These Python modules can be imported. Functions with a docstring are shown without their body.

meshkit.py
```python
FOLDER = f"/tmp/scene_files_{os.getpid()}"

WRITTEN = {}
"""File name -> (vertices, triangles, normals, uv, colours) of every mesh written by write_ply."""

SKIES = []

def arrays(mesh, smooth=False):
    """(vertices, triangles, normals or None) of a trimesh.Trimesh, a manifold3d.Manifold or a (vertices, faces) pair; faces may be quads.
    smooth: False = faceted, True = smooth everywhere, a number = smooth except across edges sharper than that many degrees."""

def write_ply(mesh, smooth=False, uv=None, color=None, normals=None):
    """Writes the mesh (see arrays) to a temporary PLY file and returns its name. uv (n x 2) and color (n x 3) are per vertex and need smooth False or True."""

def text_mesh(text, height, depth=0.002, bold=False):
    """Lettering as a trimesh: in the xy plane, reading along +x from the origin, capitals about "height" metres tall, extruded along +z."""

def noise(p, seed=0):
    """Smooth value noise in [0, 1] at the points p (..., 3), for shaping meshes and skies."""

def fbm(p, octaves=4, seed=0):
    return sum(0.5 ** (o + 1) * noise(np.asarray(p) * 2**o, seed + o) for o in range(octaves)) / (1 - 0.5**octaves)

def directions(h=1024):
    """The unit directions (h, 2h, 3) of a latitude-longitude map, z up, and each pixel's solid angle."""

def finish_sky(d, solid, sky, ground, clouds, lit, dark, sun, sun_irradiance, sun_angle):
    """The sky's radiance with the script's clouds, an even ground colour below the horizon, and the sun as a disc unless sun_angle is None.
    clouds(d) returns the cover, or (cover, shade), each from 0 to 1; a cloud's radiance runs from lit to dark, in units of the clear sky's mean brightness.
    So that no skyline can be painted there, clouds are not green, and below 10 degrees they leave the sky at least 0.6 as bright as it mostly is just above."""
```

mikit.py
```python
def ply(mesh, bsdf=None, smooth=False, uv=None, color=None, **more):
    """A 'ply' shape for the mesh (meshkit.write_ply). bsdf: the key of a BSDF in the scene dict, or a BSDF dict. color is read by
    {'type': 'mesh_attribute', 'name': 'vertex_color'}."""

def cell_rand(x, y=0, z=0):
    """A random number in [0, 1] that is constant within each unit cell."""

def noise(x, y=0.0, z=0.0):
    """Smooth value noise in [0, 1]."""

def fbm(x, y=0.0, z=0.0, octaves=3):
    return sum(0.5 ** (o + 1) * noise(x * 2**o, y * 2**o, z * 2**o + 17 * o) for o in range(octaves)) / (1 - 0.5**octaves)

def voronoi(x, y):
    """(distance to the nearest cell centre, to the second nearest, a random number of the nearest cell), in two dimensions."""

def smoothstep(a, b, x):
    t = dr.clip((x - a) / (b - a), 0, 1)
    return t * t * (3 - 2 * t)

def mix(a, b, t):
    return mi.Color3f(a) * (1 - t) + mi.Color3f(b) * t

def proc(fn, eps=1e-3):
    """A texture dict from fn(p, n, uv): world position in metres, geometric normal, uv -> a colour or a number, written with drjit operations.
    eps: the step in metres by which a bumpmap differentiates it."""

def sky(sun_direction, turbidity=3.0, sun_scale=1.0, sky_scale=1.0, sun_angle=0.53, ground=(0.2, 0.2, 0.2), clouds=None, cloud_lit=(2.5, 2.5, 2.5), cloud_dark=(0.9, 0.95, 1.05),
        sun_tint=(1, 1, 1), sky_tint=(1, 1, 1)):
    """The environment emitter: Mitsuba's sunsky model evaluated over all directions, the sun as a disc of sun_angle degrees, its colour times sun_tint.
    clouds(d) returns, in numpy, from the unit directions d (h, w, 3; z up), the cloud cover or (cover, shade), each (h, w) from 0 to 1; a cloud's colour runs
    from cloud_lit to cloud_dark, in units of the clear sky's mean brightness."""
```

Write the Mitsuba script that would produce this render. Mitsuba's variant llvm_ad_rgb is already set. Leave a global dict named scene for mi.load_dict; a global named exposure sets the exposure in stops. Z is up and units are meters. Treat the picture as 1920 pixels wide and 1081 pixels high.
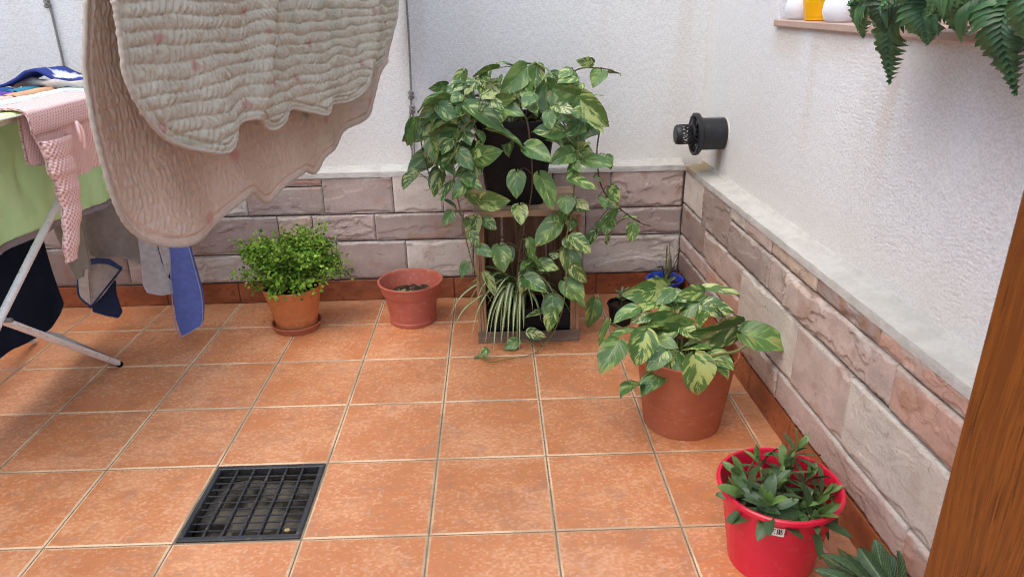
import math, random
import numpy as np, trimesh, shapely
import shapely.geometry as sg
from scipy.spatial import Delaunay, cKDTree
import drjit as dr
import mitsuba as mi
import mikit, meshkit
from mikit import noise, fbm, smoothstep, mix, voronoi, cell_rand

T = mi.ScalarTransform4f
rnd = random.Random(7)
scene, labels = {}, {}
V = lambda *a: np.array(a, float)

# ---------------------------------------------------------------- camera, sky, exposure
CAM = V(0.1923, -2.8049, 1.2863)
YAW, PITCH, ROLL = 0.023356, 0.385066, -0.017352
cy, sy, cp, sp = math.cos(YAW), math.sin(YAW), math.cos(PITCH), math.sin(PITCH)
fw = V(sy * cp, cy * cp, -sp)
rt = V(cy, -sy, 0)
up = np.cross(rt, fw)
cr, sr = math.cos(ROLL), math.sin(ROLL)
up = -sr * rt + cr * up
scene['camera'] = {'type': 'thinlens', 'fov': 71.31, 'fov_axis': 'x', 'near_clip': 0.05, 'far_clip': 200.0,
                   'aperture_radius': 0.0011, 'focus_distance': 2.6,
                   'to_world': T().look_at(origin=CAM.tolist(), target=(CAM + fw).tolist(), up=up.tolist())}
scene['sky'] = mikit.sky([-0.45, -0.35, 0.9], turbidity=3, sun_scale=0.22, sun_angle=45, clouds=lambda d: 1.0,
                         cloud_lit=(2.08, 2.5, 3.15), sun_tint=(1.0, .98, .95))
exposure = 3.05

# ---------------------------------------------------------------- helpers
_cnt = {}
def fresh(name):
    i = _cnt.get(name, 0)
    _cnt[name] = i + 1
    return name if i == 0 else f'{name}_{i:03d}'
def thing(name, label, cat, group=None, kind=None):
    k = fresh(name)
    labels[k] = {'label': label, 'category': cat}
    if group: labels[k]['group'] = group
    return k
def structure(name, label=None):
    k = fresh(name)
    labels[k] = {'kind': 'structure'}
    if label: labels[k]['label'] = label
    return k
def put(name, mesh, bsdf, parent=None, smooth=False, label=None, kind=None, **kw):
    k = fresh(f'{parent}__{name}' if parent else name)
    scene[k] = mikit.ply(mesh, bsdf, smooth, **kw)
    if label or kind:
        labels[k] = {}
        if label: labels[k]['label'] = label
        if kind: labels[k]['kind'] = kind
    return k
def put_at(key, mesh, bsdf, smooth=False, **kw):
    scene[key] = mikit.ply(mesh, bsdf, smooth, **kw)
    return key

def join(*ms):
    vs, fs, o = [], [], 0
    for m in ms:
        v, f = (m.vertices, m.faces) if hasattr(m, 'faces') else m
        v, f = np.asarray(v, float), np.asarray(f)
        if f.shape[1] == 4: f = np.vstack([f[:, [0, 1, 2]], f[:, [0, 2, 3]]])
        vs.append(v); fs.append(f + o); o += len(v)
    return np.vstack(vs), np.vstack(fs)
def box(lo, hi, bev=0.0):
    lo, hi = V(*lo), V(*hi)
    if bev <= 0:
        m = trimesh.creation.box(extents=hi - lo); m.apply_translation((lo + hi) / 2)
        return np.array(m.vertices), np.array(m.faces)
    pts = []
    for sx in (0, 1):
        for sy_ in (0, 1):
            for sz in (0, 1):
                c = V(hi[0] if sx else lo[0], hi[1] if sy_ else lo[1], hi[2] if sz else lo[2])
                d = V(-1 if sx else 1, -1 if sy_ else 1, -1 if sz else 1) * bev
                for k in range(3):
                    q = c + d; q[k] = c[k]; pts.append(q)
    h = trimesh.Trimesh(pts).convex_hull
    return np.array(h.vertices), np.array(h.faces)
def tube(path, r, n=8, closed=False):
    P = np.asarray(path, float); m = len(P)
    R_ = np.broadcast_to(np.asarray(r, float), (m,))
    if closed: tan = np.roll(P, -1, 0) - np.roll(P, 1, 0)
    else: tan = np.gradient(P, axis=0)
    tan /= np.linalg.norm(tan, axis=1, keepdims=True) + 1e-12
    ref = V(0, 0, 1) if abs(tan[0, 2]) < 0.9 else V(1, 0, 0)
    u = np.cross(tan[0], ref); u /= np.linalg.norm(u)
    vs = []
    a = np.arange(n) * 2 * np.pi / n
    for i in range(m):
        u = u - tan[i] * (u @ tan[i]); u /= np.linalg.norm(u) + 1e-12
        w = np.cross(tan[i], u)
        vs.append(P[i] + R_[i] * (np.cos(a)[:, None] * u + np.sin(a)[:, None] * w))
    v = np.vstack(vs); f = []
    for i in range(m if closed else m - 1):
        j = (i + 1) % m
        for k in range(n):
            l = (k + 1) % n
            f += [[i * n + k, i * n + l, j * n + l], [i * n + k, j * n + l, j * n + k]]
    if not closed:
        v = np.vstack([v, P[0], P[-1]])
        for k in range(n):
            l = (k + 1) % n
            f += [[len(v) - 2, l, k], [len(v) - 1, (m - 1) * n + k, (m - 1) * n + l]]
    return v, np.array(f)
def spline(pts, n=24):
    P = np.asarray(pts, float)
    P = np.vstack([2 * P[0] - P[1], P, 2 * P[-1] - P[-2]])
    out = []
    seg = len(P) - 3
    for t in np.linspace(0, seg - 1e-9, n):
        i = int(t); x = t - i
        a, b, c, d = P[i:i + 4]
        out.append(0.5 * (2 * b + (c - a) * x + (2 * a - 5 * b + 4 * c - d) * x * x + (3 * b - a - 3 * c + d) * x ** 3))
    return np.array(out)
def lathe(profile, centre, n=48, axis=None, wob=0.0, seed=0):
    pr = np.asarray(profile, float); m = len(pr)
    a = np.arange(n) * 2 * np.pi / n
    v = np.zeros((m, n, 3))
    rr = pr[:, 0][:, None] * (1 + wob * np.sin(2 * a + seed)[None])
    v[..., 0] = rr * np.cos(a); v[..., 1] = rr * np.sin(a); v[..., 2] = pr[:, 1][:, None]
    v = v.reshape(-1, 3); f = []
    for i in range(m - 1):
        for k in range(n):
            l = (k + 1) % n
            f += [[i * n + k, i * n + l, (i + 1) * n + l], [i * n + k, (i + 1) * n + l, (i + 1) * n + k]]
    if axis is not None:
        z = V(*axis); z /= np.linalg.norm(z); x = np.cross(z, V(0, 0, 1) if abs(z[2]) < .9 else V(1, 0, 0)); x /= np.linalg.norm(x); y = np.cross(z, x)
        v = v[:, :1] * x + v[:, 1:2] * y + v[:, 2:] * z
    return v + V(*centre), np.array(f)
def disc(c, r, n=32, bump=0.0, seed=0):
    rs = np.linspace(0, 1, 7)[1:]
    pts = [[0, 0]] + [[q * math.cos(a), q * math.sin(a)] for q in rs for a in np.arange(n) * 2 * np.pi / n]
    pts = np.array(pts) * r
    tri = Delaunay(pts).simplices
    z = bump * (meshkit.fbm(np.c_[pts * 60, np.full(len(pts), seed)], 3) - .5) if bump else np.zeros(len(pts))
    v = np.c_[pts, z] + V(*c)
    e1 = v[tri[:, 1]] - v[tri[:, 0]]; e2 = v[tri[:, 2]] - v[tri[:, 0]]
    tri = np.where((np.cross(e1, e2)[:, 2] < 0)[:, None], tri[:, ::-1], tri)
    return v, tri
def outline_mesh(poly, step):
    """points, triangles and number of rim points of a flat polygon filled with a grid."""
    poly = sg.Polygon(poly) if not hasattr(poly, 'exterior') else poly
    L = poly.exterior.length; nb = max(8, int(L / step))
    rim = np.array([poly.exterior.interpolate(i * L / nb).coords[0] for i in range(nb)])
    x0, y0, x1, y1 = poly.bounds
    gx, gy = np.meshgrid(np.arange(x0, x1, step), np.arange(y0, y1, step))
    gx = gx + (np.arange(len(gx)) % 2)[:, None] * step / 2
    g = np.c_[gx.ravel(), gy.ravel()]
    inner = poly.buffer(-step * .55)
    g = g[shapely.contains_xy(inner, g[:, 0], g[:, 1])]
    pts = np.vstack([rim, g])
    tri = Delaunay(pts).simplices
    c = pts[tri].mean(1)
    tri = tri[shapely.contains_xy(poly.buffer(step * .02), c[:, 0], c[:, 1])]
    p = pts[tri]
    cr_ = (p[:, 1, 0] - p[:, 0, 0]) * (p[:, 2, 1] - p[:, 0, 1]) - (p[:, 1, 1] - p[:, 0, 1]) * (p[:, 2, 0] - p[:, 0, 0])
    tri = np.where((cr_ < 0)[:, None], tri[:, ::-1], tri)
    return pts, tri, nb
def cloth(poly, step, place, thick=0.004):
    """A fabric panel: place(pts) gives the front surface and its unit normals; returns mesh and uv."""
    pts, tri, nb = outline_mesh(poly, step)
    F, N = place(pts)
    B = F - N * thick
    n = len(pts)
    i = np.arange(nb); j = (i + 1) % nb
    side = np.vstack([np.c_[i, i + n, j + n], np.c_[i, j + n, j]])
    return (np.vstack([F, B]), np.vstack([tri, tri[:, ::-1] + n, side])), np.vstack([pts, pts])
def wave(p, s, seed): return meshkit.fbm(np.asarray(p) * s, 3, seed) - .5

# ---------------------------------------------------------------- materials
def two(b): return {'type': 'twosided', 'bsdf': b}
def rgb(*c): return {'type': 'rgb', 'value': list(c)}
def principled(col, rough=.5, spec=.5, **k):
    return {'type': 'principled', 'base_color': col, 'roughness': rough, 'specular': spec, **k}
def bump(fn, scale, b, eps=1e-3): return {'type': 'bumpmap', 'arbitrary': mikit.proc(fn, eps), 'scale': scale, 'bsdf': b}
VC = {'type': 'mesh_attribute', 'name': 'vertex_color'}
PITCHT = 0.33

def tile_col(p, n, uv):
    tx, ty = dr.floor(p.x / PITCHT), dr.floor(p.y / PITCHT)
    r1, r2 = cell_rand(tx, ty, 3), cell_rand(tx, ty, 8)
    ox, oy = r1 * 40, r2 * 40
    x, y, z = p.x + ox, p.y + oy, p.z
    a = fbm(x * 7, y * 9, z * 13, 4)
    b = fbm(x * 26 + 3, y * 40, z * 40 + 5, 4)
    c = fbm(x * 120, y * 170, z * 150, 3)
    m_ = fbm(x * 4 + 9, y * 5, z * 5, 3)
    col = mix((.505, .186, .074), (.585, .26, .122), smoothstep(.32, .66, a * .6 + c * .4))
    col = mix(col, (.44, .185, .090), .6 * smoothstep(.46, .72, b * .55 + m_ * .45))
    col = mix(col, (.36, .175, .11), .40 * smoothstep(.56, .74, b * .6 + c * .4))
    col = mix(col, (.70, .385, .245), .45 * smoothstep(.50, .74, c * .7 + a * .3))
    col = col * (.92 + .12 * r1)
    # pale rim: light caught by the rounded tile edges, put into the colour
    fx = p.x / PITCHT - tx; fy = p.y / PITCHT - ty
    d = dr.minimum(dr.minimum(fx, 1 - fx), dr.minimum(fy, 1 - fy)) * PITCHT
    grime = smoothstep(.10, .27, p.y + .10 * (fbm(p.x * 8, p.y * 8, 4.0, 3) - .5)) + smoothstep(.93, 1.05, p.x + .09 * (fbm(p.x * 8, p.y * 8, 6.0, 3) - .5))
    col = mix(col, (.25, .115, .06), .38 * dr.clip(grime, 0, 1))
    rim = 1 - smoothstep(.0052, .0088, d + .003 * (b - .5))
    flat = smoothstep(.5, .8, dr.abs(n.z))
    stain = smoothstep(.42, .68, fbm(p.x * 6 + 3, p.y * 6, 9.0, 4))
    return mix(col, mix((.68, .50, .32), (.36, .25, .155), .75 * stain), .85 * rim * flat)
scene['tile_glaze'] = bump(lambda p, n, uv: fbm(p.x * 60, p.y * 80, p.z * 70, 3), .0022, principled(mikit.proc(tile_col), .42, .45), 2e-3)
def skirt_col(p, n, uv):
    a = fbm(p.x * 9 + 3, p.y * 9, p.z * 16, 4); b = fbm(p.x * 50, p.y * 50, p.z * 70, 3)
    col = mix((.22, .062, .025), (.33, .10, .038), smoothstep(.3, .7, a))  # darker than the floor tiles: shade on the upright faces is in this colour
    return mix(col, (.13, .042, .02), .6 * smoothstep(.55, .75, b))
scene['skirting_glaze'] = principled(mikit.proc(skirt_col), .38, .5)
scene['grout'] = {'type': 'diffuse', 'reflectance': mikit.proc(lambda p, n, uv: mix((.16, .12, .085), (.30, .24, .17), fbm(p.x * 30, p.y * 30, 0, 2)))}

def plaster_col(p, n, uv):
    big = fbm(p.x * 2.3, p.y * 2.3, p.z * 1.2, 4)
    grain = fbm(p.x * 230, p.y * 230, p.z * 230, 2)  # speckle that puts the small shadows of the stucco into the colour
    streak = fbm(p.x * 9 + 7, p.y * 9, p.z * .8, 3)
    col = mix((.675, .695, .72), (.745, .765, .79), big)
    col = mix(col, (.60, .565, .52), .30 * smoothstep(.52, .78, streak))
    col = mix(col, col * mi.Color3f(1.0, .975, .93), smoothstep(.29, .31, p.y)) * (.88 + .20 * smoothstep(.2, .75, grain))  # back wall tinted cream, warm bounced light put into its colour
    # rust and dirt runs below the sill and the pipe, damp tone above the plinth
    right = smoothstep(1.06, 1.09, p.x)
    def run(y0, w, ztop, zlen, k):
        d = dr.abs(p.y - y0 + .012 * (noise(p.z * 9, 4.0 * k) - .5)) / w
        return (1 - smoothstep(.2, 1.0, d)) * smoothstep(ztop + .01, ztop - .02, p.z) * smoothstep(ztop - zlen, ztop - .03, p.z)
    s = dr.maximum(run(-.47, .16, 1.21, .16, 1), dr.maximum(run(-.80, .22, 1.21, .13, 2), run(-1.10, .05, 1.25, .55, 3) * .9))
    s = dr.maximum(s, run(-1.24, .17, 1.26, .50, 5) * .8)
    s = dr.maximum(s, run(-1.52, .14, 1.26, .42, 6) * .5)
    s = s * (.55 + .6 * streak)
    col = mix(col, (.56, .44, .31), .55 * right * s)
    pipe = run(.07, .05, .74, .22, 7)
    col = mix(col, (.36, .24, .13), .9 * right * pipe)
    low = smoothstep(.80, .60, p.z) * (.4 + .9 * streak)
    return mix(col, (.66, .60, .51), .45 * low)
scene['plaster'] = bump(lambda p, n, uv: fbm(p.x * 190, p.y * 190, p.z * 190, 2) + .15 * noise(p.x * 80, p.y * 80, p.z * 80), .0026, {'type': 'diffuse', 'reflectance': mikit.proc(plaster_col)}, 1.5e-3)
def cap_col(p, n, uv):
    g = fbm(p.x * 22, p.y * 22, p.z * 22, 4); f_ = fbm(p.x * 160, p.y * 160, p.z * 160, 2)
    col = mix((.47, .458, .43), (.53, .518, .49), smoothstep(.3, .65, g)) * (.92 + .14 * f_)
    d = dr.sqrt(dr.square(p.x - 1.07) + dr.square(p.y - .20))
    return mix(col, (.22, .155, .085), .8 * (1 - smoothstep(.03, .15, d + .10 * (g - .5))))
scene['cap_mortar'] = bump(lambda p, n, uv: fbm(p.x * 120, p.y * 120, p.z * 120, 3), .003, {'type': 'diffuse', 'reflectance': mikit.proc(cap_col)})
scene['joint_mortar'] = {'type': 'diffuse', 'reflectance': rgb(.12, .10, .085)}
def stone_grain(p, n, uv):
    s = p.x + p.y * .9
    g = fbm(s * 210, p.z * 260, p.x * 90, 3)
    warp = fbm(s * 9, p.z * 14, 2.0, 3)
    line = dr.abs(fbm(s * 3.5 + warp, p.z * 16 + warp * 2.5, 5.0, 3) - .5)
    crack = (1 - smoothstep(.0, .016, line)) * smoothstep(.44, .56, fbm(s * 7, p.z * 9, 8.0, 2))
    dirt = smoothstep(.20, .10, p.z) * fbm(s * 12, p.z * 20, 3.0, 3)
    return dr.clip(.17 * smoothstep(.40, .75, g) + .45 * crack + .35 * dirt, 0, .85)
scene['stone'] = bump(lambda p, n, uv: fbm((p.x + p.y * .9) * 170, p.z * 230, p.x * 60, 3), .0022,
                      {'type': 'blendbsdf', 'weight': mikit.proc(stone_grain), 'a': {'type': 'diffuse', 'reflectance': VC}, 'b': {'type': 'diffuse', 'reflectance': rgb(.135, .10, .085)}}, 1.2e-3)

def pothos_col(p, n, uv):
    k = dr.floor(uv.x / 4)                       # every leaf has its own number in u
    u, v = uv.x - 4 * k - 2, uv.y
    side = dr.select(u > 0, 1.0, 0.0)
    r1, r2, r3 = cell_rand(k, 1), cell_rand(k, 2), cell_rand(k, 3)
    au = dr.abs(u)
    q = v - .38 * au                             # runs along the side veins
    streak = fbm(q * 15 + side * 31 + r1 * 90, au * 2.2 + r2 * 50, side * 5, 3)
    patch = fbm(q * 4.0 + side * 17 + r2 * 70, au * 1.6 + r1 * 60, side * 3, 2)
    amount = dr.clip(r3 * 1.05 - .17, 0, 1)
    m = streak * .5 + patch * .5
    cream = smoothstep(.70 - .30 * amount, .76 - .29 * amount, m)
    fine = fbm(q * 40 + r1 * 9, au * 9 + side * 8, r2 * 30, 2)
    cream = dr.clip(cream * smoothstep(.30, .42, fine + .18 * amount), 0, 1)
    pale = smoothstep(.47, .62, patch * .6 + streak * .4)
    col = mix((.040, .100, .026), (.105, .195, .046), .6 * r2 + .4 * fine)
    col = mix(col, (.20, .30, .075), .85 * pale)
    col = mix(col, mix((.36, .43, .12), (.50, .52, .26), r1), cream * .9)
    vein = 1 - smoothstep(.012, .035, au)
    col = mix(col, (.26, .33, .13), .6 * vein)
    old = smoothstep(.86, .97, v + .10 * (fine - .5)) * dr.select(r2 > .72, 1.0, 0.0)
    old = dr.maximum(old, .8 * smoothstep(.64, .72, patch) * dr.select(r1 > .90, 1.0, 0.0))
    return mix(col, (.27, .18, .065), .8 * old)
scene['pothos_leaf'] = two(bump(lambda p, n, uv: fbm((uv.y - .38 * dr.abs(uv.x - 4 * dr.floor(uv.x / 4) - 2)) * 14, 1.5, 0, 2), .002,
                       principled(mikit.proc(pothos_col), .36, .5), 1e-3))
scene['leaf_tinted'] = two(principled(VC, .42, .4))
scene['thin_leaf'] = {'type': 'principledthin', 'base_color': VC, 'roughness': .5, 'diff_trans': .55}
def spider_col(p, n, uv):
    au = dr.abs(uv.x)
    s = smoothstep(.22, .46, au + .12 * (noise(uv.y * 5, uv.x * 3) - .5))
    c = mix((.60, .58, .36), (.12, .20, .05), s)
    return mix(c, (.42, .30, .15), smoothstep(.9, 1.0, uv.y))
scene['spider_leaf'] = two(principled(mikit.proc(spider_col), .4, .4))
def striped_col(p, n, uv):
    k = dr.floor(uv.x / 4); u, v = uv.x - 4 * k - 2, uv.y
    au = dr.abs(u)
    q = v - .45 * au
    w = dr.abs(q * 9 - dr.floor(q * 9) - .5) * 2
    st = (1 - smoothstep(.06, .20, w)) * smoothstep(.98, .8, au)
    st = dr.maximum(st, 1 - smoothstep(.02, .06, au))
    return mix(mix((.014, .036, .016), (.03, .065, .024), noise(u * 4, v * 8, k)), (.24, .32, .17), 1.0 * dr.minimum(st, .9))
scene['striped_leaf'] = two(principled(mikit.proc(striped_col), .48, .35))
scene['stem_green'] = principled(rgb(.17, .17, .06), .5, .3)
scene['stem_brown'] = principled(rgb(.085, .055, .03), .6, .3)

def worn(c0, c1, dust=(.55, .45, .38), k=.25, sc=1.0):
    def f(p, n, uv):
        a = fbm(p.x * 14 * sc, p.y * 14 * sc, p.z * 9 * sc, 3); b = fbm(p.x * 75, p.y * 75, p.z * 60, 3)
        return mix(mix(c0, c1, a), dust, k * smoothstep(.6, .8, b))
    return f
scene['terracotta_light'] = principled(mikit.proc(worn((.47, .155, .05), (.56, .20, .075), k=.18)), .5, .35)
scene['terracotta_dark'] = principled(mikit.proc(worn((.32, .090, .042), (.38, .120, .06), k=.12)), .5, .4)
scene['terracotta_plum'] = principled(mikit.proc(worn((.36, .085, .055), (.43, .125, .085), k=.2)), .5, .4)
scene['red_plastic'] = principled(mikit.proc(worn((.54, .009, .034), (.60, .014, .046), (.62, .12, .12), .25)), .32, .5)
scene['blue_glaze'] = principled(rgb(.02, .05, .34), .2, .6)
scene['black_plastic'] = principled(mikit.proc(worn((.006, .006, .007), (.010, .010, .011), (.02, .02, .02), .3)), .5, .22)
scene['pipe_plastic'] = principled(mikit.proc(worn((.009, .010, .013), (.014, .015, .019), (.05, .05, .05), .25)), .42, .45)
scene['iron'] = principled(mikit.proc(worn((.016, .017, .02), (.035, .036, .04), (.11, .085, .06), .5)), .45, .5)
scene['yellow_plastic'] = principled(rgb(.80, .40, .004), .35, .45)
scene['white_ceramic'] = principled(rgb(.72, .74, .80), .25, .5)
scene['white_paint'] = principled(mikit.proc(worn((.66, .66, .65), (.76, .76, .75), (.30, .26, .22), .55, 2)), .4, .45)
scene['grey_steel'] = principled(mikit.proc(worn((.12, .12, .12), (.2, .2, .2), (.3, .22, .15), .4)), .45, .5)
scene['soil'] = bump(lambda p, n, uv: fbm(p.x * 120, p.y * 120, p.z * 120, 3), .006, {'type': 'diffuse', 'reflectance': mikit.proc(lambda p, n, uv: mix((.018, .013, .010), (.075, .052, .036), fbm(p.x * 90, p.y * 90, p.z * 90, 3)))})
scene['pit_dirt'] = {'type': 'diffuse', 'reflectance': mikit.proc(lambda p, n, uv: mix((.022, .018, .015), (.14, .118, .092), smoothstep(.32, .66, fbm(p.x * 17, p.y * 19, p.z * 17, 4)))) }
def wood(c0, c1, c2, sx, sz, wob=.06):
    def f(p, n, uv):                              # the grain runs along v
        w = wob * (fbm(uv.x * 4, uv.y * 1.3, 3.0, 3) - .5)
        a = fbm((uv.x + w) * sx, uv.y * sz, 1.0, 4)
        b = fbm((uv.x + w) * sx * 4.5, uv.y * sz * 2.2, 7.0, 3)
        col = mix(c0, c1, smoothstep(.3, .7, a))
        return mix(col, c2, .8 * smoothstep(.54, .70, b * .6 + a * .4))
    return f
scene['door_wood'] = principled(mikit.proc(wood((.135, .036, .004), (.20, .056, .006), (.045, .011, .002), 300, 9.0, .16)), .33, .45, clearcoat=.25, clearcoat_gloss=.8)
scene['crate_wood'] = principled(mikit.proc(wood((.25, .135, .072), (.37, .215, .12), (.13, .065, .036), 40, 3)), .6, .3)
scene['pale_wood'] = principled(mikit.proc(wood((.33, .205, .12), (.44, .30, .19), (.2, .12, .07), 45, 3)), .6, .3)
scene['weathered_wood'] = principled(mikit.proc(wood((.13, .095, .07), (.20, .15, .11), (.06, .04, .03), 40, 3)), .65, .25)

def quilt_col(p, n, uv):
    x, y = uv.x, uv.y
    d1, d2, r = voronoi(x * 7.5, y * 7.5)
    col = mix((.395, .342, .262), (.50, .44, .345), fbm(x * 14, y * 14, 0, 3))
    petal = fbm(x * 60, y * 60, 2.0, 2)
    rose = (1 - smoothstep(.03, .13, d1 + .12 * (petal - .5))) * dr.select(r > .45, 1.0, 0.0)
    col = mix(col, (.36, .13, .12), .6 * rose)
    d3, d4, r_ = voronoi(x * 6.5 + 40, y * 6.5 + 11)
    lf = (1 - smoothstep(.10, .32, d3 + .25 * (petal - .5))) * dr.select(r_ > .5, 1.0, 0.0)
    return mix(col, (.30, .33, .24), .45 * lf)
scene['quilt_cotton'] = two({'type': 'diffuse', 'reflectance': mikit.proc(quilt_col)})
def quilt_back(p, n, uv):
    x, y = uv.x, uv.y
    col = mix((.52, .39, .305), (.62, .48, .385), fbm(x * 20, y * 10, 4.0, 3))  # pinker than the front: light bounced off the floor is in this colour
    d1, d2, r = voronoi(x * 6 + 3, y * 6)
    petal = fbm(x * 50, y * 50, 1.0, 2)
    g = (1 - smoothstep(.08, .26, d1 + .2 * (petal - .5)))
    col = mix(col, (.20, .22, .12), .7 * g * dr.select(r > .82, 1.0, 0.0))
    return mix(col, (.47, .15, .15), .5 * (1 - smoothstep(.05, .16, d1)) * dr.select(r < .3, 1.0, 0.0))
scene['quilt_reverse'] = two(bump(lambda p, n, uv: fbm(uv.x * 190, uv.y * 60, 0, 3), .0016, {'type': 'diffuse', 'reflectance': mikit.proc(quilt_back)}, 1.5e-3))
def knit_h(p, n, uv):
    a, b = uv.x * 80, uv.y * 72
    return dr.sin(a * 6.2832 * .9 + b * 2.0) * dr.sin(b * 6.2832 * .9) + .3 * noise(uv.x * 300, uv.y * 300)
scene['pink_knit'] = two(bump(knit_h, .0035, {'type': 'diffuse', 'reflectance': mikit.proc(lambda p, n, uv: mix((.66, .30, .28), (.95, .70, .66), smoothstep(-.75, .15, knit_h(p, n, uv))))}, 8e-4))  # deeper pink puts the shadow of the open knit gaps into the colour
scene['fabric'] = two(bump(lambda p, n, uv: noise(p.x * 420, p.y * 420, p.z * 420), .0012, {'type': 'diffuse', 'reflectance': VC}, 8e-4))
scene['fleece'] = two(bump(lambda p, n, uv: fbm(p.x * 160, p.y * 160, p.z * 60, 3), .004, principled(VC, .9, .1, sheen=.6), 1e-3))
scene['sealant'] = {'type': 'diffuse', 'reflectance': rgb(.58, .55, .50)}
scene['cord_grey'] = {'type': 'diffuse', 'reflectance': rgb(.24, .225, .205)}
scene['label_paper'] = {'type': 'diffuse', 'reflectance': rgb(.78, .74, .68)}
scene['label_ink'] = {'type': 'diffuse', 'reflectance': rgb(.05, .05, .06)}
scene['glass'] = {'type': 'thindielectric'}
scene['room_dark'] = {'type': 'diffuse', 'reflectance': rgb(.25, .22, .19)}
scene['sill_tile'] = principled(mikit.proc(worn((.36, .245, .195), (.45, .32, .265), (.52, .43, .38), .4)), .4, .4)
scene['binding_cloth'] = two({'type': 'diffuse', 'reflectance': rgb(.44, .375, .31)})
for _k, _b in list(scene.items()):
    if _b.get('type') in ('principled', 'bumpmap', 'diffuse'): scene[_k] = two(_b)
scene['crumb_tan'] = {'type': 'diffuse', 'reflectance': rgb(.36, .24, .12)}

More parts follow.
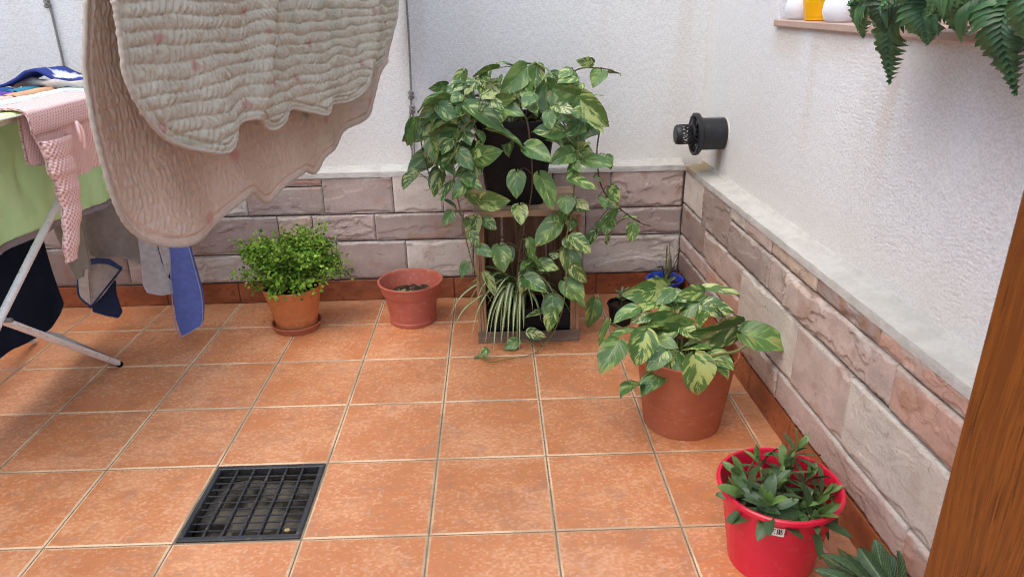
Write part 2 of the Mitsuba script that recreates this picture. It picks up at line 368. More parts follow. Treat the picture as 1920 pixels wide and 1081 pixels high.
# leaf tables in millimetres (base x y z, tip x y z, width, turn about the midrib); hem outlines of the quilt (y, z)
MAIN=[[315,-188,1061,227,-211,979,75,-35],[356,-193,1071,347,-214,996,55,0],[390,-155,1005,410,-198,874,82,26],[389,-277,919,393,-302,864,47,0],[286,-153,1053,214,-174,1075,49,46],[350,-158,1068,296,-184,1066,36,46],[354,-193,1076,412,-231,1028,54,-52],[215,-190,1060,134,-224,1038,52,68],[156,-194,1040,193,-223,1021,32,19],[89,-144,1007,33,-179,979,48,0],[33,-154,1003,-28,-179,996,40,-57],[21,-248,982,-59,-282,929,68,40],[40,-226,963,-58,-250,911,72,-49],[95,-258,914,-22,-284,858,84,38],[-28,-222,881,-124,-255,828,72,-31],[106,-236,941,232,-259,849,91,-23],[182,-281,859,298,-318,795,91,-48],[211,-281,945,300,-306,912,60,-5],[135,-174,1014,98,-197,974,42,0],[206,-260,953,271,-309,979,49,47],[497,-164,1023,430,-189,1007,48,0],[488,-252,962,414,-278,948,49,-26],[487,-255,971,401,-293,1003,58,-52],[494,-247,964,597,-281,869,88,41],[595,-106,1037,560,-143,986,58,0],[557,-145,1069,498,-171,1080,38,-66],[624,-107,1029,659,-145,1023,34,-62],[518,-230,970,577,-267,968,42,-51],[419,-279,940,473,-315,918,44,10],[475,-152,1049,433,-178,1023,40,0],[438,-261,850,336,-282,853,73,0],[521,-225,881,456,-257,833,68,0],[528,-251,891,582,-278,839,47,-19],[571,-198,837,490,-230,804,55,21],[308,-296,804,390,-344,762,72,0],[483,-223,763,397,-262,736,65,-13],[523,-232,741,623,-255,721,63,0],[128,-270,764,224,-310,792,70,32],[69,-232,864,1,-267,800,73,0],[68,-255,807,10,-287,730,63,36],[-29,-188,773,-119,-228,703,70,-24],[-135,-119,672,-156,-147,636,32,-54],[8,-218,778,-12,-252,734,36,14],[-8,-201,711,-29,-227,618,58,0],[109,-283,699,46,-329,631,62,0],[103,-239,723,58,-275,698,43,0],[143,-282,610,245,-321,618,71,47],[274,-254,705,272,-287,620,66,0],[359,-270,696,402,-316,584,81,-23],[468,-272,682,557,-294,645,65,-24],[452,-264,610,458,-294,556,64,0],[495,-248,593,536,-292,568,44,0],[4,-217,596,52,-262,571,43,-49],[39,-259,677,4,-298,618,52,44],[147,-269,813,124,-311,766,41,-47],[284,-268,585,287,-316,527,58,0],[563,-202,669,595,-227,651,29,-33],[610,-184,579,660,-214,555,41,29],[583,-206,591,600,-253,555,40,-27],[180,-164,1007,241,-188,987,40,39],[261,-274,964,234,-309,1001,35,22],[315,-182,1012,340,-225,973,45,0],[338,-263,977,298,-302,941,49,0],[163,-253,980,206,-290,973,44,0],[185,-264,975,232,-297,931,52,0],[85,-226,978,53,-256,955,44,0],[439,-248,909,402,-286,877,50,0],[471,-263,926,494,-306,900,47,0],[513,-173,1001,481,-212,968,40,9],[440,-249,803,403,-278,832,34,0],[92,-248,855,114,-284,811,39,0],[137,-248,854,158,-292,818,41,-35],[508,-252,780,535,-302,811,41,-15],[495,-229,718,461,-278,683,43,0],[476,-239,744,506,-281,706,40,8],[327,-255,939,347,-296,918,39,0],[390,-150,979,438,-191,994,40,0],[125,-213,527,106,-239,423,68,35],[153,-219,521,196,-241,487,47,0],[207,-259,427,221,-282,334,71,0],[239,-240,413,253,-264,364,39,0],[428,-248,516,345,-270,430,76,0],[480,-229,587,439,-268,522,54,13],[494,-217,564,545,-236,549,47,0],[469,-233,405,487,-262,299,78,0],[461,-249,450,485,-266,409,51,0],[456,-250,274,525,-284,202,84,0],[410,-268,220,396,-286,122,76,0],[590,-149,150,560,-168,40,68,-22],[308,-245,325,286,-274,240,58,-13],[353,-249,352,427,-278,334,58,0],[288,-257,337,338,-288,374,44,-27],[378,-255,151,302,-269,131,53,44],[312,-260,68,380,-281,55,43,26],[271,-259,32,217,-285,-5,47,0],[132,-350,17,122,-350,-41,57,0],[152,-350,42,129,-369,27,33,0],[641,-138,492,619,-172,435,56,0],[698,-116,484,750,-151,493,38,-38],[585,-131,436,549,-162,379,44,22],[642,-110,411,633,-141,380,30,45],[590,-137,472,608,-152,442,28,0],[414,-263,547,427,-292,523,26,34],[483,-210,510,473,-245,475,44,0],[418,-235,386,410,-251,365,38,0],[472,-221,297,502,-245,271,46,0],[327,-244,358,287,-281,339,45,0],[96,-202,518,80,-228,493,32,0]]
RIGHT=[[731,-709,427,600,-724,412,77,-46],[750,-736,424,695,-767,395,45,0],[851,-744,394,772,-761,346,70,0],[844,-738,419,764,-756,422,49,-38],[858,-710,424,951,-749,414,58,-32],[839,-765,387,924,-788,371,57,18],[699,-751,388,617,-775,374,53,32],[629,-775,387,557,-805,355,56,25],[667,-797,349,791,-828,359,76,60],[614,-821,334,536,-852,325,52,44],[546,-930,350,493,-967,273,71,0],[611,-992,409,587,-1010,319,74,0],[700,-817,337,618,-856,344,52,52],[680,-833,311,733,-881,300,46,18],[671,-992,345,619,-1012,300,54,0],[939,-804,330,782,-855,339,98,-58],[868,-818,312,760,-859,288,68,56],[948,-836,318,1073,-879,288,91,0],[755,-992,330,769,-1007,218,92,0],[765,-867,285,821,-916,314,51,-43],[794,-992,309,866,-1012,299,50,-57],[611,-930,202,552,-998,202,58,36],[535,-808,357,506,-839,265,61,69],[778,-733,399,738,-752,367,50,0],[742,-757,376,688,-802,377,45,-15],[665,-851,293,620,-889,314,41,28],[761,-820,336,803,-850,316,49,0],[898,-787,351,852,-823,408,49,28],[740,-729,411,782,-766,399,50,0],[668,-786,371,607,-816,359,43,0],[815,-797,344,841,-825,383,49,0]]
FRONT=[[-1.479,1.296],[-1.476,1.244],[-1.476,1.174],[-1.452,1.115],[-1.397,1.052],[-1.322,1.011],[-1.25,0.991],[-1.192,1.009],[-1.15,1.035],[-1.079,1.036],[-1.013,0.999],[-0.927,1.008],[-0.861,1.028],[-0.77,1.005],[-0.704,0.988],[-0.624,1.006],[-0.502,1.001],[-0.404,1.035],[-0.321,1.078],[-0.202,1.084],[-0.034,1.145],[0.093,1.233]]
BACK=[[-1.429,1.297],[-1.451,1.191],[-1.462,1.099],[-1.454,1.019],[-1.428,0.919],[-1.384,0.856],[-1.327,0.813],[-1.259,0.787],[-1.155,0.776],[-1.092,0.79],[-1.023,0.811],[-0.938,0.824],[-0.889,0.796],[-0.834,0.773],[-0.743,0.805],[-0.635,0.811],[-0.545,0.787],[-0.472,0.826],[-0.336,0.835],[-0.253,0.875],[-0.092,0.891],[-0.019,0.955],[0.078,1.063],[0.267,1.109],[0.428,1.29]]

# ---------------------------------------------------------------- floor
floor = structure('floor')
GX0, GX1, GY0, GY1 = -8, 4, -9, 1            # tile cells
XW = 1.10                                    # floor stops under the right wall
pit = sg.box(-.655, -1.315, -.335, -.995)
slab = sg.box(-2.75, -3.2, XW, .34).difference(pit)
m = trimesh.creation.extrude_polygon(slab, .05, engine='earcut'); m.apply_translation([0, 0, -.0535])
put_at(floor, m, 'grout')
def tile(x0, y0, x1, y1, h, seed):
    r = random.Random(seed); b = .0035
    zs = [h + r.uniform(-.0004, .0004) for _ in range(4)]
    c = [(x0, y0), (x1, y0), (x1, y1), (x0, y1)]; ci = [(x0 + b, y0 + b), (x1 - b, y0 + b), (x1 - b, y1 - b), (x0 + b, y1 - b)]
    v = [[*q, -.0055] for q in c] + [[*q, -.0022] for q in c] + [[ci[i][0], ci[i][1], zs[i]] for i in range(4)]
    f = [[8, 9, 10, 11]]
    for i in range(4):
        j = (i + 1) % 4
        f += [[i, j, 4 + j, 4 + i], [4 + i, 4 + j, 8 + j, 8 + i]]
    return np.array(v), np.array(f)
g = .002
for iy in range(GY0, GY1):
    for ix in range(GX0, GX1):
        x0, y0 = ix * PITCHT + g, iy * PITCHT + g
        x1, y1 = (ix + 1) * PITCHT - g, (iy + 1) * PITCHT - g
        if (ix, iy) == (-2, -4): continue
        if iy == 0: y1 = .275
        if ix == 3: x1 = 1.092
        put('tile', tile(x0, y0, x1, y1, 0.0, ix * 100 + iy), 'tile_glaze', floor)

# ---------------------------------------------------------------- drain with its pit
drain = thing('floor_drain', 'square black iron drain grate set in the orange floor tiles', 'drain')
X0, X1, Y0, Y1 = -.655, -.335, -1.315, -.995
fr = [box((X0, Y0, -.02), (X1, Y0 + .016, .003), .002), box((X0, Y1 - .016, -.02), (X1, Y1, .003), .002),
      box((X0, Y0 + .016, -.02), (X0 + .015, Y1 - .016, .003), .002), box((X1 - .015, Y0 + .016, -.02), (X1, Y1 - .016, .003), .002)]
put('frame', join(*fr), 'iron', drain)
for i in range(5):
    x = X0 + .015 + (X1 - X0 - .03) * (i + 1) / 6
    put('bar', box((x - .0036, Y0 + .016, -.014), (x + .0036, Y1 - .016, .001), .0016), 'iron', drain)
for i in range(9):
    y = Y0 + .016 + (Y1 - Y0 - .032) * (i + 1) / 10
    put('cross_bar', tube([[X0 + .015, y, -.0060], [X1 - .015, y, -.0060]], .0022, 6), 'iron', drain)
zb = -.05
walls = [box((X0 - .01, Y0 - .01, -.16), (X0, Y1 + .01, -.021)), box((X1, Y0 - .01, -.16), (X1 + .01, Y1 + .01, -.021)),
         box((X0, Y0 - .01, -.16), (X1, Y0, -.021)), box((X0, Y1, -.16), (X1, Y1 + .01, -.021)), box((X0, Y0, -.17), (X1, Y1, -.16))]
put('pit', join(*walls), 'pit_dirt', drain)
dpoly = sg.Polygon([(X0, Y0), (X0 + .12, Y0), (X0 + .14, Y0 + .05), (X0 + .11, Y0 + .085), (X1, Y0 + .09), (X1, Y1), (X0, Y1)])
pts, tri, nb = outline_mesh(dpoly, .008)
hh = zb + .022 * (meshkit.fbm(np.c_[pts * 26, np.zeros(len(pts))], 4, 3) - .5)
put('debris', ((np.vstack([np.c_[pts, hh], np.c_[pts, hh - .1]])), np.vstack([tri, np.vstack([[i, i + len(pts), (i + 1) % nb + len(pts)] for i in range(nb)] + [[i, (i + 1) % nb + len(pts), (i + 1) % nb] for i in range(nb)])])), 'pit_dirt', drain, smooth=True)
for k, (x, y) in enumerate([(-.375, -1.285)]):
    s_ = trimesh.creation.icosphere(1, .007 - .0015 * k); s_.vertices *= [1.3, .9, .6]; s_.apply_translation([x, y, .002 if k == 0 else -.012])
    put('crumb', s_, 'crumb_tan', drain, smooth=True)

# ---------------------------------------------------------------- walls with a stone plinth
STONES = {'g': (.335, .268, .245), 'm': (.295, .238, .215), 'l': (.46, .415, .37), 'w': (.54, .50, .455), 'r': (.41, .265, .215), 't': (.44, .345, .28), 'p': (.395, .315, .285), 'd': (.245, .185, .165)}
def stone(w, h, kind, rough, seed, step=.0055):
    """A split-faced stone slab: a across, b up, c out of the wall."""
    na, nb_ = max(5, int(w / step)), max(5, int(h / step))
    A, B = np.meshgrid(np.linspace(0, w, na), np.linspace(0, h, nb_))
    P = np.stack([A, B, np.zeros_like(A)], -1)
    o = V(seed * 3.1, seed * 1.7, seed)
    rs = np.random.RandomState(seed); rough = rough * .75
    edge = np.minimum(np.minimum(A, w - A), np.minimum(B, h - B))
    jag = .007 * (meshkit.fbm(P * 70 + o, 3) - .5) + .008 * (meshkit.fbm(P * 22 + o, 2) - .5)
    # chips: wider here and there along the top and the bottom edge
    topd = np.minimum(B, h - B) - np.maximum(0, .045 * (meshkit.fbm(P * V(12, 4, 1) + o + 9, 3) - .52))
    chip = np.clip(1 - (np.minimum(edge * 1.5, topd) + jag * .5) / .0055, 0, 1)
    tilt = rs.uniform(-.05, .05, 2)
    f1 = meshkit.fbm(P * V(3.2, 12, 1) + o + (meshkit.fbm(P * V(26, 34, 1) + o, 3) - .5)[..., None] * .55, 3)
    lv = f1 * (3 + 4 * rough); fl = np.floor(lv); fr_ = np.clip((lv - fl - .90) / .10, 0, 1)
    terr = (fl + fr_) / (3 + 4 * rough) - .5
    fine = meshkit.fbm(P * 60 + o, 3) - .5
    C = .011 + rough * .036 * terr + .0012 * fine * (.4 + rough) + .002 * (meshkit.fbm(P * 9 + o, 2) - .5) - chip * (.0055 + .004 * rough)
    C += tilt[0] * (A - w / 2) * .25 + tilt[1] * (B - h / 2) * .25
    C = np.maximum(C, -.004)
    base = np.array(STONES[kind]) * 1.25
    tone = .84 + .42 * meshkit.fbm(P * V(11, 20, 1) + o + 5, 4)
    col = base * tone[..., None]
    ch = np.clip(chip * 1.3, 0, 1) * (meshkit.fbm(P * 40 + o, 2) > .40)
    cliff = (fr_ > 0) * rough
    col = col * (1 - .30 * cliff[..., None])
    col = col * (1 - .55 * ch[..., None]) + V(.60, .55, .50) * .55 * ch[..., None]
    band = (np.minimum(B * 1.6, h - B) + jag * 1.3 < .005 + np.maximum(0, .11 * (meshkit.fbm(P * V(9, 3, 1) + o + 51, 3) - .47))) * (meshkit.fbm(P * V(6, 2, 1) + o + 3, 2) > .42)
    col = np.where(band[..., None], col * .45 + V(.60, .56, .52) * .45, col)
    rust = np.clip((meshkit.fbm(P * 17 + o + 31, 3) - .62) * 7, 0, 1) * rs.uniform(0, 1)
    col = col * (1 - .5 * rust[..., None]) + V(.34, .17, .09) * .5 * rust[..., None]
    v = np.stack([A, B, C], -1).reshape(-1, 3); c = col.reshape(-1, 3)
    idx = np.arange(na * nb_).reshape(nb_, na)
    f = np.vstack([np.c_[idx[:-1, :-1].ravel(), idx[:-1, 1:].ravel(), idx[1:, 1:].ravel()], np.c_[idx[:-1, :-1].ravel(), idx[1:, 1:].ravel(), idx[1:, :-1].ravel()]])
    ring = np.r_[idx[0, :-1], idx[:-1, -1], idx[-1, :0:-1], idx[:0:-1, 0]]
    v2 = v[ring].copy(); v2[:, 2] = -.016; n0 = len(v); k = len(ring)
    vr = v[ring]
    v = np.vstack([v, vr, v2]); c = np.vstack([c, c[ring] * .9, c[ring] * .8])
    i = np.arange(k); j = (i + 1) % k
    f = np.vstack([f, np.c_[n0 + i, n0 + k + j, n0 + j], np.c_[n0 + i, n0 + k + i, n0 + k + j]])
    return v, f, c
class Wall:
    def __init__(s, key, O, e, n): s.key, s.O, s.e, s.n = key, V(*O), V(*e), V(*n)
    def at(s, p):
        p = np.atleast_2d(p)
        return s.O + p[:, :1] * s.e + p[:, 1:2] * V(0, 0, 1) + p[:, 2:3] * s.n
    def mesh(s, vf):
        v, f = vf
        if np.dot(np.cross(s.e, V(0, 0, 1)), s.n) < 0: f = np.asarray(f)[:, ::-1]
        return s.at(v), f
    def stone(s, a0, a1, b0, b1, kind, rough, seed, step=.0055):
        j, i = .0016, .0030
        v, f, c = stone(a1 - a0 - 2 * j, b1 - b0 - 2 * i, kind, rough, seed, step)
        v = v + V(a0 + j, b0 + i, 0); v[:, 2] += -.010
        v, f = s.mesh((v, f))
        put('stone', (v, f), 'stone', s.key, smooth=True, color=c)

WH = 2.45
back = thing('rendered_wall', 'back white rendered wall with a low plinth of split stone behind the crate stand', 'wall')
W = Wall(back, (0, .27, 0), (1, 0, 0), (0, -1, 0))
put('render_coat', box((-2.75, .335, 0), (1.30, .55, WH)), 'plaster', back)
put('mortar_bed', box((-2.75, .284, 0), (1.05, .3352, .592)), 'joint_mortar', back)
def cap_profile(Wl, a0, a1, d0, d1, z):
    """sloping mortar cap between the stone face (d0) and the wall (d1 behind it)."""
    n = max(2, int((a1 - a0) / .02)); A = np.linspace(a0, a1, n)
    prof = [(d0, z - .008), (d0 - .002, z + .003), (-.03, z + .006), (d1 + .010, z + .010), (d1 - .002, z + .024), (d1 - .012, z + .026), (d1 - .012, z - .02), (d0, z - .02)]
    v = []
    for i, a in enumerate(A):
        wob = meshkit.fbm(np.array([[a * 25, 0, 1.0], [a * 60, 3, 1.0]]), 3) - .5
        for k, (d, h) in enumerate(prof):
            q = k < 5
            v.append([a, h + q * .003 * wob[0] + (k == 1) * .002 * wob[1], d + (k < 2) * .004 * wob[1]])
    m_ = len(prof); f = []
    for i in range(n - 1):
        for k in range(m_):
            l = (k + 1) % m_
            f.append([i * m_ + k, (i + 1) * m_ + k, (i + 1) * m_ + l]); f.append([i * m_ + k, (i + 1) * m_ + l, i * m_ + l])
    return Wl.mesh((np.array(v), np.array(f)))
put('mortar_cap', cap_profile(W, -2.75, 1.03, .004, -.067, .598), 'cap_mortar', back, smooth=40)
def courses(Wl, rows, seed0, step):
    for i, (a0, a1, b0, b1, kind, rough) in enumerate(rows):
        Wl.stone(a0, a1, b0, b1, kind, rough, seed0 + i, step)
T0, T1, T2, T3, TH = .103, .286, .413, .592, .541
courses(W, [(-.558, -.252, T2, T3, 'g', .35), (-.252, -.034, T2, T3, 'l', .05), (-.034, .19, T2, T3, 'g', .2), (.19, .45, T2, T3, 'p', .3), (.45, .709, T2, T3, 'm', .3), (.709, 1.034, T2, T3, 'p', .75),
  (-.73, -.558, TH, T3, 'r', .4), (-.894, -.558, T2, TH, 'g', .35), (-.894, -.73, TH, T3, 'p', .3), (-1.02, -.894, T2, T3, 'w', .7), (-1.36, -1.02, T2, T3, 'm', .3), (-1.70, -1.36, T2, T3, 'd', .3), (-2.05, -1.70, T2, T3, 'g', .3), (-2.4, -2.05, T2, T3, 'g', .3),
  (-.342, .052, T1, T2, 'm', .3), (-.62, -.342, T1, T2, 'p', .75), (-.773, -.62, T1, T2, 't', .4), (-1.20, -.773, .236, T2, 'g', .3), (-1.52, -1.20, T1, T2, 'd', .2), (-1.92, -1.52, T1, T2, 'g', .3), (-2.3, -1.92, T1, T2, 'm', .3),
  (.052, .33, T1, T2, 'p', .3), (.33, .60, T1, T2, 'm', .3), (.60, 1.034, T1, T2, 'm', .55),
  (-.526, -.212, T0, T1, 'g', .6), (-.212, .092, T0, T1, 'l', .35), (.092, .35, T0, T1, 'm', .3), (.35, .588, T0, T1, 'p', .3), (.588, 1.034, T0, T1, 'l', .55),
  (-.80, -.526, T0, T1, 'p', .4), (-1.20, -.80, T0, .236, 'l', .3), (-1.47, -1.20, T0, T1, 'g', .3), (-1.85, -1.47, T0, T1, 'd', .25), (-2.3, -1.85, T0, T1, 'g', .3)][:], 100, .005)
for k in range(-7, 4):
    a0, a1 = max(k * PITCHT - .002, -2.4), min((k + 1) * PITCHT - .006, 1.0405)
    v, f = box((a0, .001, -.012), (a1, .099, -.004), .0015)
    put('skirting_tile', W.mesh((v, f)), 'skirting_glaze', back)

right = thing('rendered_wall', 'white rendered wall on the right with a stone plinth, a window sill and a black pipe', 'wall')
e_ = V(.02, -1, 0); e_ /= np.linalg.norm(e_); n_ = V(e_[1], -e_[0], 0)
R_ = Wall(right, (1.035, .27, 0), e_, n_)
PD = -.073                                    # the render stands this far behind the stone face
w0, w1, ws = .66, 1.95, 1.212
def rbox(a0, a1, b0, b1, c0, c1, bev=0): return R_.mesh(box((a0, b0, c0), (a1, b1, c1), bev))
put('render_coat', join(rbox(-.25, w0, 0, WH, PD - .25, PD), rbox(w0, w1, 0, ws - .022, PD - .25, PD), rbox(w0, w1, 2.3, WH, PD - .25, PD), rbox(w1, 3.2, 0, WH, PD - .25, PD)), 'plaster', right)
put('mortar_bed', rbox(-.02, 2.75, 0, .592, PD + .001, -.014), 'joint_mortar', right)
put('mortar_cap', cap_profile(R_, -.004, 2.8, .005, PD, .5985), 'cap_mortar', right, smooth=40)
S2, S3, TH2 = .285, .408, .529
courses(R_, [(-.005, .278, .43, T3, 'w', .05), (.278, .598, S3, T3, 'm', .35), (.598, .743, TH2, T3, 'l', .3), (.743, .979, TH2, T3, 'p', .2), (.979, 1.299, TH2, T3, 't', .3), (1.299, 1.626, TH2, T3, 'm', .3), (1.626, 2.0, TH2, T3, 'r', .25), (2.0, 2.4, TH2, T3, 'p', .3),
  (.598, .985, S3, TH2, 'm', .3), (.985, 1.12, S3, TH2, 'p', .3), (1.12, 1.70, S3, TH2, 'p', .95), (1.70, 2.06, S3, TH2, 'r', .25), (2.06, 2.5, S3, TH2, 'g', .3),
  (-.005, .336, S2, .43, 'm', .15), (.336, .77, S2, S3, 'p', .15), (.77, 1.232, .207, S3, 'l', .12), (1.232, 1.543, .207, S3, 'p', .12), (1.543, 2.1, .207, S3, 'l', .12), (2.1, 2.5, .207, S3, 'm', .3),
  (-.005, .40, .207, S2, 'p', .2), (.40, .77, .207, S2, 'r', .2), (-.005, .36, T0, .207, 'd', .3), (.36, .76, T0, .207, 'm', .2), (.76, 1.14, T0, .207, 't', .2), (1.14, 1.856, T0, .207, 'p', .3), (1.856, 2.3, T0, .207, 'r', .3)], 200, .0045)
for k in range(8):
    a0 = .271 + (k - 1) * PITCHT + (.002 if k else .002); a0 = max(a0, -.003); a1 = .271 + k * PITCHT - .003
    v, f = box((a0, .001, -.012), (a1, .099, -.004), .0015)
    put('skirting_tile', R_.mesh((v, f)), 'skirting_glaze', right)
# window: sill, frame, pane and the room behind
put('window_sill', join(rbox(w0 - .012, 1.30, ws - .021, ws, PD - .15, PD + .014, .003)), 'sill_tile', right)
put('window_sill', join(rbox(1.303, w1 + .012, ws - .021, ws, PD - .15, PD + .014, .003)), 'sill_tile', right)
win = put('window', join(rbox(w0, w0 + .05, ws, 2.3, PD - .20, PD - .15), rbox(w1 - .05, w1, ws, 2.3, PD - .20, PD - .15), rbox(w0 + .05, w1 - .05, ws, ws + .06, PD - .20, PD - .15), rbox(w0 + .05, w1 - .05, 2.24, 2.3, PD - .20, PD - .15), rbox((w0 + w1) / 2 - .04, (w0 + w1) / 2 + .04, ws + .06, 2.24, PD - .199, PD - .151)), 'sill_tile', right)
put('pane', R_.mesh((np.array([[w0 + .05, ws + .06, PD - .175], [w1 - .05, ws + .06, PD - .175], [w1 - .05, 2.24, PD - .175], [w0 + .05, 2.24, PD - .175]]), np.array([[0, 1, 2], [0, 2, 3]]))), 'glass', win)
put('inner_room', join(rbox(w0, w1, ws - .05, 2.35, PD - 1.0, PD - .98), rbox(w0 - .02, w0, ws - .05, 2.35, PD - 1.0, PD - .25), rbox(w1, w1 + .02, ws - .05, 2.35, PD - 1.0, PD - .25), rbox(w0, w1, 2.3, 2.35, PD - .98, PD - .25), rbox(w0, w1, ws - .05, ws - .021, PD - .98, PD - .15)), 'room_dark', right)
# walls behind and beside the camera, outside the picture
left = thing('rendered_wall', 'far left white rendered wall beyond the drying rack', 'wall')
put('render_coat', box((-2.95, -3.2, 0), (-2.75, .334, WH)), 'plaster', left)
house = thing('house_wall', 'white rendered house wall with the doorway behind the viewer', 'wall')
put('render_coat', join(box((-2.75, -3.2, 0), (-.55, -2.95, WH)), box((.98, -3.2, 0), (1.18, -2.95, WH)), box((-.55, -3.2, 2.2), (.98, -2.95, WH))), 'plaster', house)

# door leaf, opened outwards
door = thing('door', 'varnished orange brown wooden door standing open at the right edge', 'door')
A_, B_ = V(.775, -2.05, 0), V(.965, -2.90, 0)
d_ = (B_ - A_); L_ = np.linalg.norm(d_); d_ /= L_; q_ = V(d_[1], -d_[0], 0)       # q_ points to the patio side
if q_[0] < 0: q_ = -q_
v, f = box((0, .02, 0), (L_, 2.10, .042), .003)
mesh_ = A_ + v[:, :1] * d_ + v[:, 1:2] * V(0, 0, 1) + v[:, 2:] * q_
put('leaf', (mesh_[f].reshape(-1, 3), np.arange(len(f) * 3).reshape(-1, 3)), 'door_wood', door, uv=v[f].reshape(-1, 3)[:, :2])

# ---------------------------------------------------------------- leaves
leaf_no = [0]
def leaf(B, Tp, Wd, tilt=0.0, fold=.25, droop=.24, nv=10, nu=9, hint=(0, -.72, .70), heart=1.0, seed=None):
    """A heart-shaped leaf from its base B to its tip Tp; returns mesh and uv (u carries the leaf's number)."""
    leaf_no[0] += 1
    k = leaf_no[0] if seed is None else seed
    r = random.Random(k)
    B, Tp = V(*B), V(*Tp); t = Tp - B; L = np.linalg.norm(t); t /= L
    h = V(*hint); n = h - t * (h @ t)
    if np.linalg.norm(n) < .25: n = V(r.uniform(-.5, .5), -.5, .6); n -= t * (n @ t)
    n /= np.linalg.norm(n); b = np.cross(t, n)
    a = math.radians(tilt); n, b = n * math.cos(a) + b * math.sin(a), b * math.cos(a) - n * math.sin(a)
    vv = np.r_[0, .03, np.linspace(.09, 1, nv - 2)]
    uu = np.linspace(-1, 1, nu)
    vg, ug = np.meshgrid(vv, uu, indexing='ij')
    if heart > .5: w = (np.clip(vg, 1e-6, 1) ** .40) * (np.clip(1 - vg, 0, 1) ** .90) * 2.24
    elif heart > 0: w = (np.clip(vg, 1e-6, 1) ** .55) * (np.clip(1 - vg, 0, 1) ** .60) * 2.2
    else: w = (np.clip(vg, 1e-6, 1) ** .8) * (np.clip(1 - vg, 0, 1) ** .62) * 2.6
    w = np.clip(w, .06 if heart < .5 else .12 * (1 - vg), 1.02)
    w = w * (1 + .05 * np.sin(vg * 9 + r.uniform(0, 6)) * np.sign(ug))
    au = np.abs(ug)
    x = L * (vg - heart * .13 * au ** 1.4 * (1 - vg) ** 4)
    y = ug * w * Wd / 2
    fo = fold * r.uniform(-.15, 1.5)
    z = fo * au ** 1.3 * w * Wd * .5 - droop * r.uniform(.2, 1.6) * L * (vg ** 2 - vg) * -1 * -1
    z += .02 * Wd * np.sin(vg * 11 + ug * 2.5 + r.uniform(0, 6)) * au + .05 * L * r.uniform(-1, 1) * ug * vg
    P = B + x[..., None] * t + y[..., None] * b + z[..., None] * n
    P = P.reshape(-1, 3)
    idx = np.arange(len(vv) * nu).reshape(len(vv), nu)
    f = np.vstack([np.c_[idx[:-1, :-1].ravel(), idx[:-1, 1:].ravel(), idx[1:, 1:].ravel()], np.c_[idx[:-1, :-1].ravel(), idx[1:, 1:].ravel(), idx[1:, :-1].ravel()]])
    uv = np.c_[(4 * k + 2 + ug * .98).ravel(), vg.ravel()]
    return (P, f), uv
def petiole(a, b, r=.0016, sag=.02):
    a, b = V(*a), V(*b); L = np.linalg.norm(b - a)
    mid = (a + b) / 2 + V(0, 0, min(sag, L * .3))
    return tube(spline([a, mid, b], 7), r, 5)
def attach(vines, B, lim):
    """nearest point of the vines to a leaf's base."""
    best = min(((np.linalg.norm(P - B, axis=1).min(), i, int(np.linalg.norm(P - B, axis=1).argmin())) for i, P in enumerate(vines)))
    return best if best[0] < lim else None

def pot_profile(rb, rt, h, wall=.005, lip=.02, lipw=.006, foot=0.0, soil=.03):
    return [(.001, .004), (rb - .012, .004), (rb - .006, 0), (rb, .002), (rb + (rt - rb) * .5, h * .5), (rt - lipw * .3 - (rt - rb) * lip / h, h - lip - .002), (rt + lipw * .5 - (rt - rb) * lip / h, h - lip), (rt + lipw, h - .004), (rt + lipw - .002, h), (rt + lipw - wall - .001, h), (rt + lipw - wall - .003, h - .004),
            (rt - wall, h - lip), (rb + (rt - rb) * .3, h * .3), (.001, h * .3)]
def pot(parent, c, rb, rt, h, mat, **k):
    return put('pot', lathe(pot_profile(rb, rt, h, **k), c, 64, wob=.004, seed=c[0] * 9), mat, parent, smooth=35)

# --- crate on end, used as a stand
crate = thing('wooden_crate', 'tall slatted wooden crate stood on end as a plant stand against the back wall', 'crate')
CX0, CX1, CY0, CY1, CH = .115, .520, -.20, .16, .545
def plank(name, lo, hi, ax, mat='crate_wood', parent=crate):
    v, f = box(lo, hi, .0015)
    o = [k for k in range(3) if k != ax]
    tri = v[f].reshape(-1, 3)
    uv = np.c_[tri[:, o[0]] + tri[:, o[1]] + rnd.uniform(0, 5), tri[:, ax]]
    return put(name, (tri, np.arange(len(tri)).reshape(-1, 3)), mat, parent, uv=uv)
plank('top_board', (CX0 - .002, CY0 - .004, CH - .022), (CX1 + .002, CY0 + .116, CH), 0, 'pale_wood')
plank('top_board', (CX0 - .002, CY0 + .122, CH - .022), (CX1 + .002, CY0 + .236, CH - .001), 0, 'pale_wood')
plank('top_board', (CX0 - .002, CY0 + .242, CH - .022), (CX1 + .002, CY1, CH - .0005), 0, 'pale_wood')
for x0, x1 in ((CX0, CX0 + .012), (CX1 - .012, CX1)):
    for k in range(3):
        y0 = CY0 + k * .123
        plank('side_slat', (x0, y0, .018), (x1, y0 + .113, CH - .0225), 2)
for x0 in (CX0 + .0125, CX1 - .0345):
    for y0 in (CY0 + .002, CY1 - .024):
        plank('corner_post', (x0, y0, .018), (x0 + .022, y0 + .022, CH - .023), 2)
for k in range(4):
    x0 = CX0 + .016 + k * .096
    plank('back_slat', (x0, CY1 - .012 + .014, .018), (x0 + .086, CY1 + .012, CH - .0225), 2)
plank('bottom_board', (CX0, CY0 - .004, .001), (CX1, CY1, .017), 0, 'weathered_wood')
plank('front_rail', (CX0 - .001, CY0 - .014, .001), (CX1 + .001, CY0 - .0045, .047), 0, 'weathered_wood')

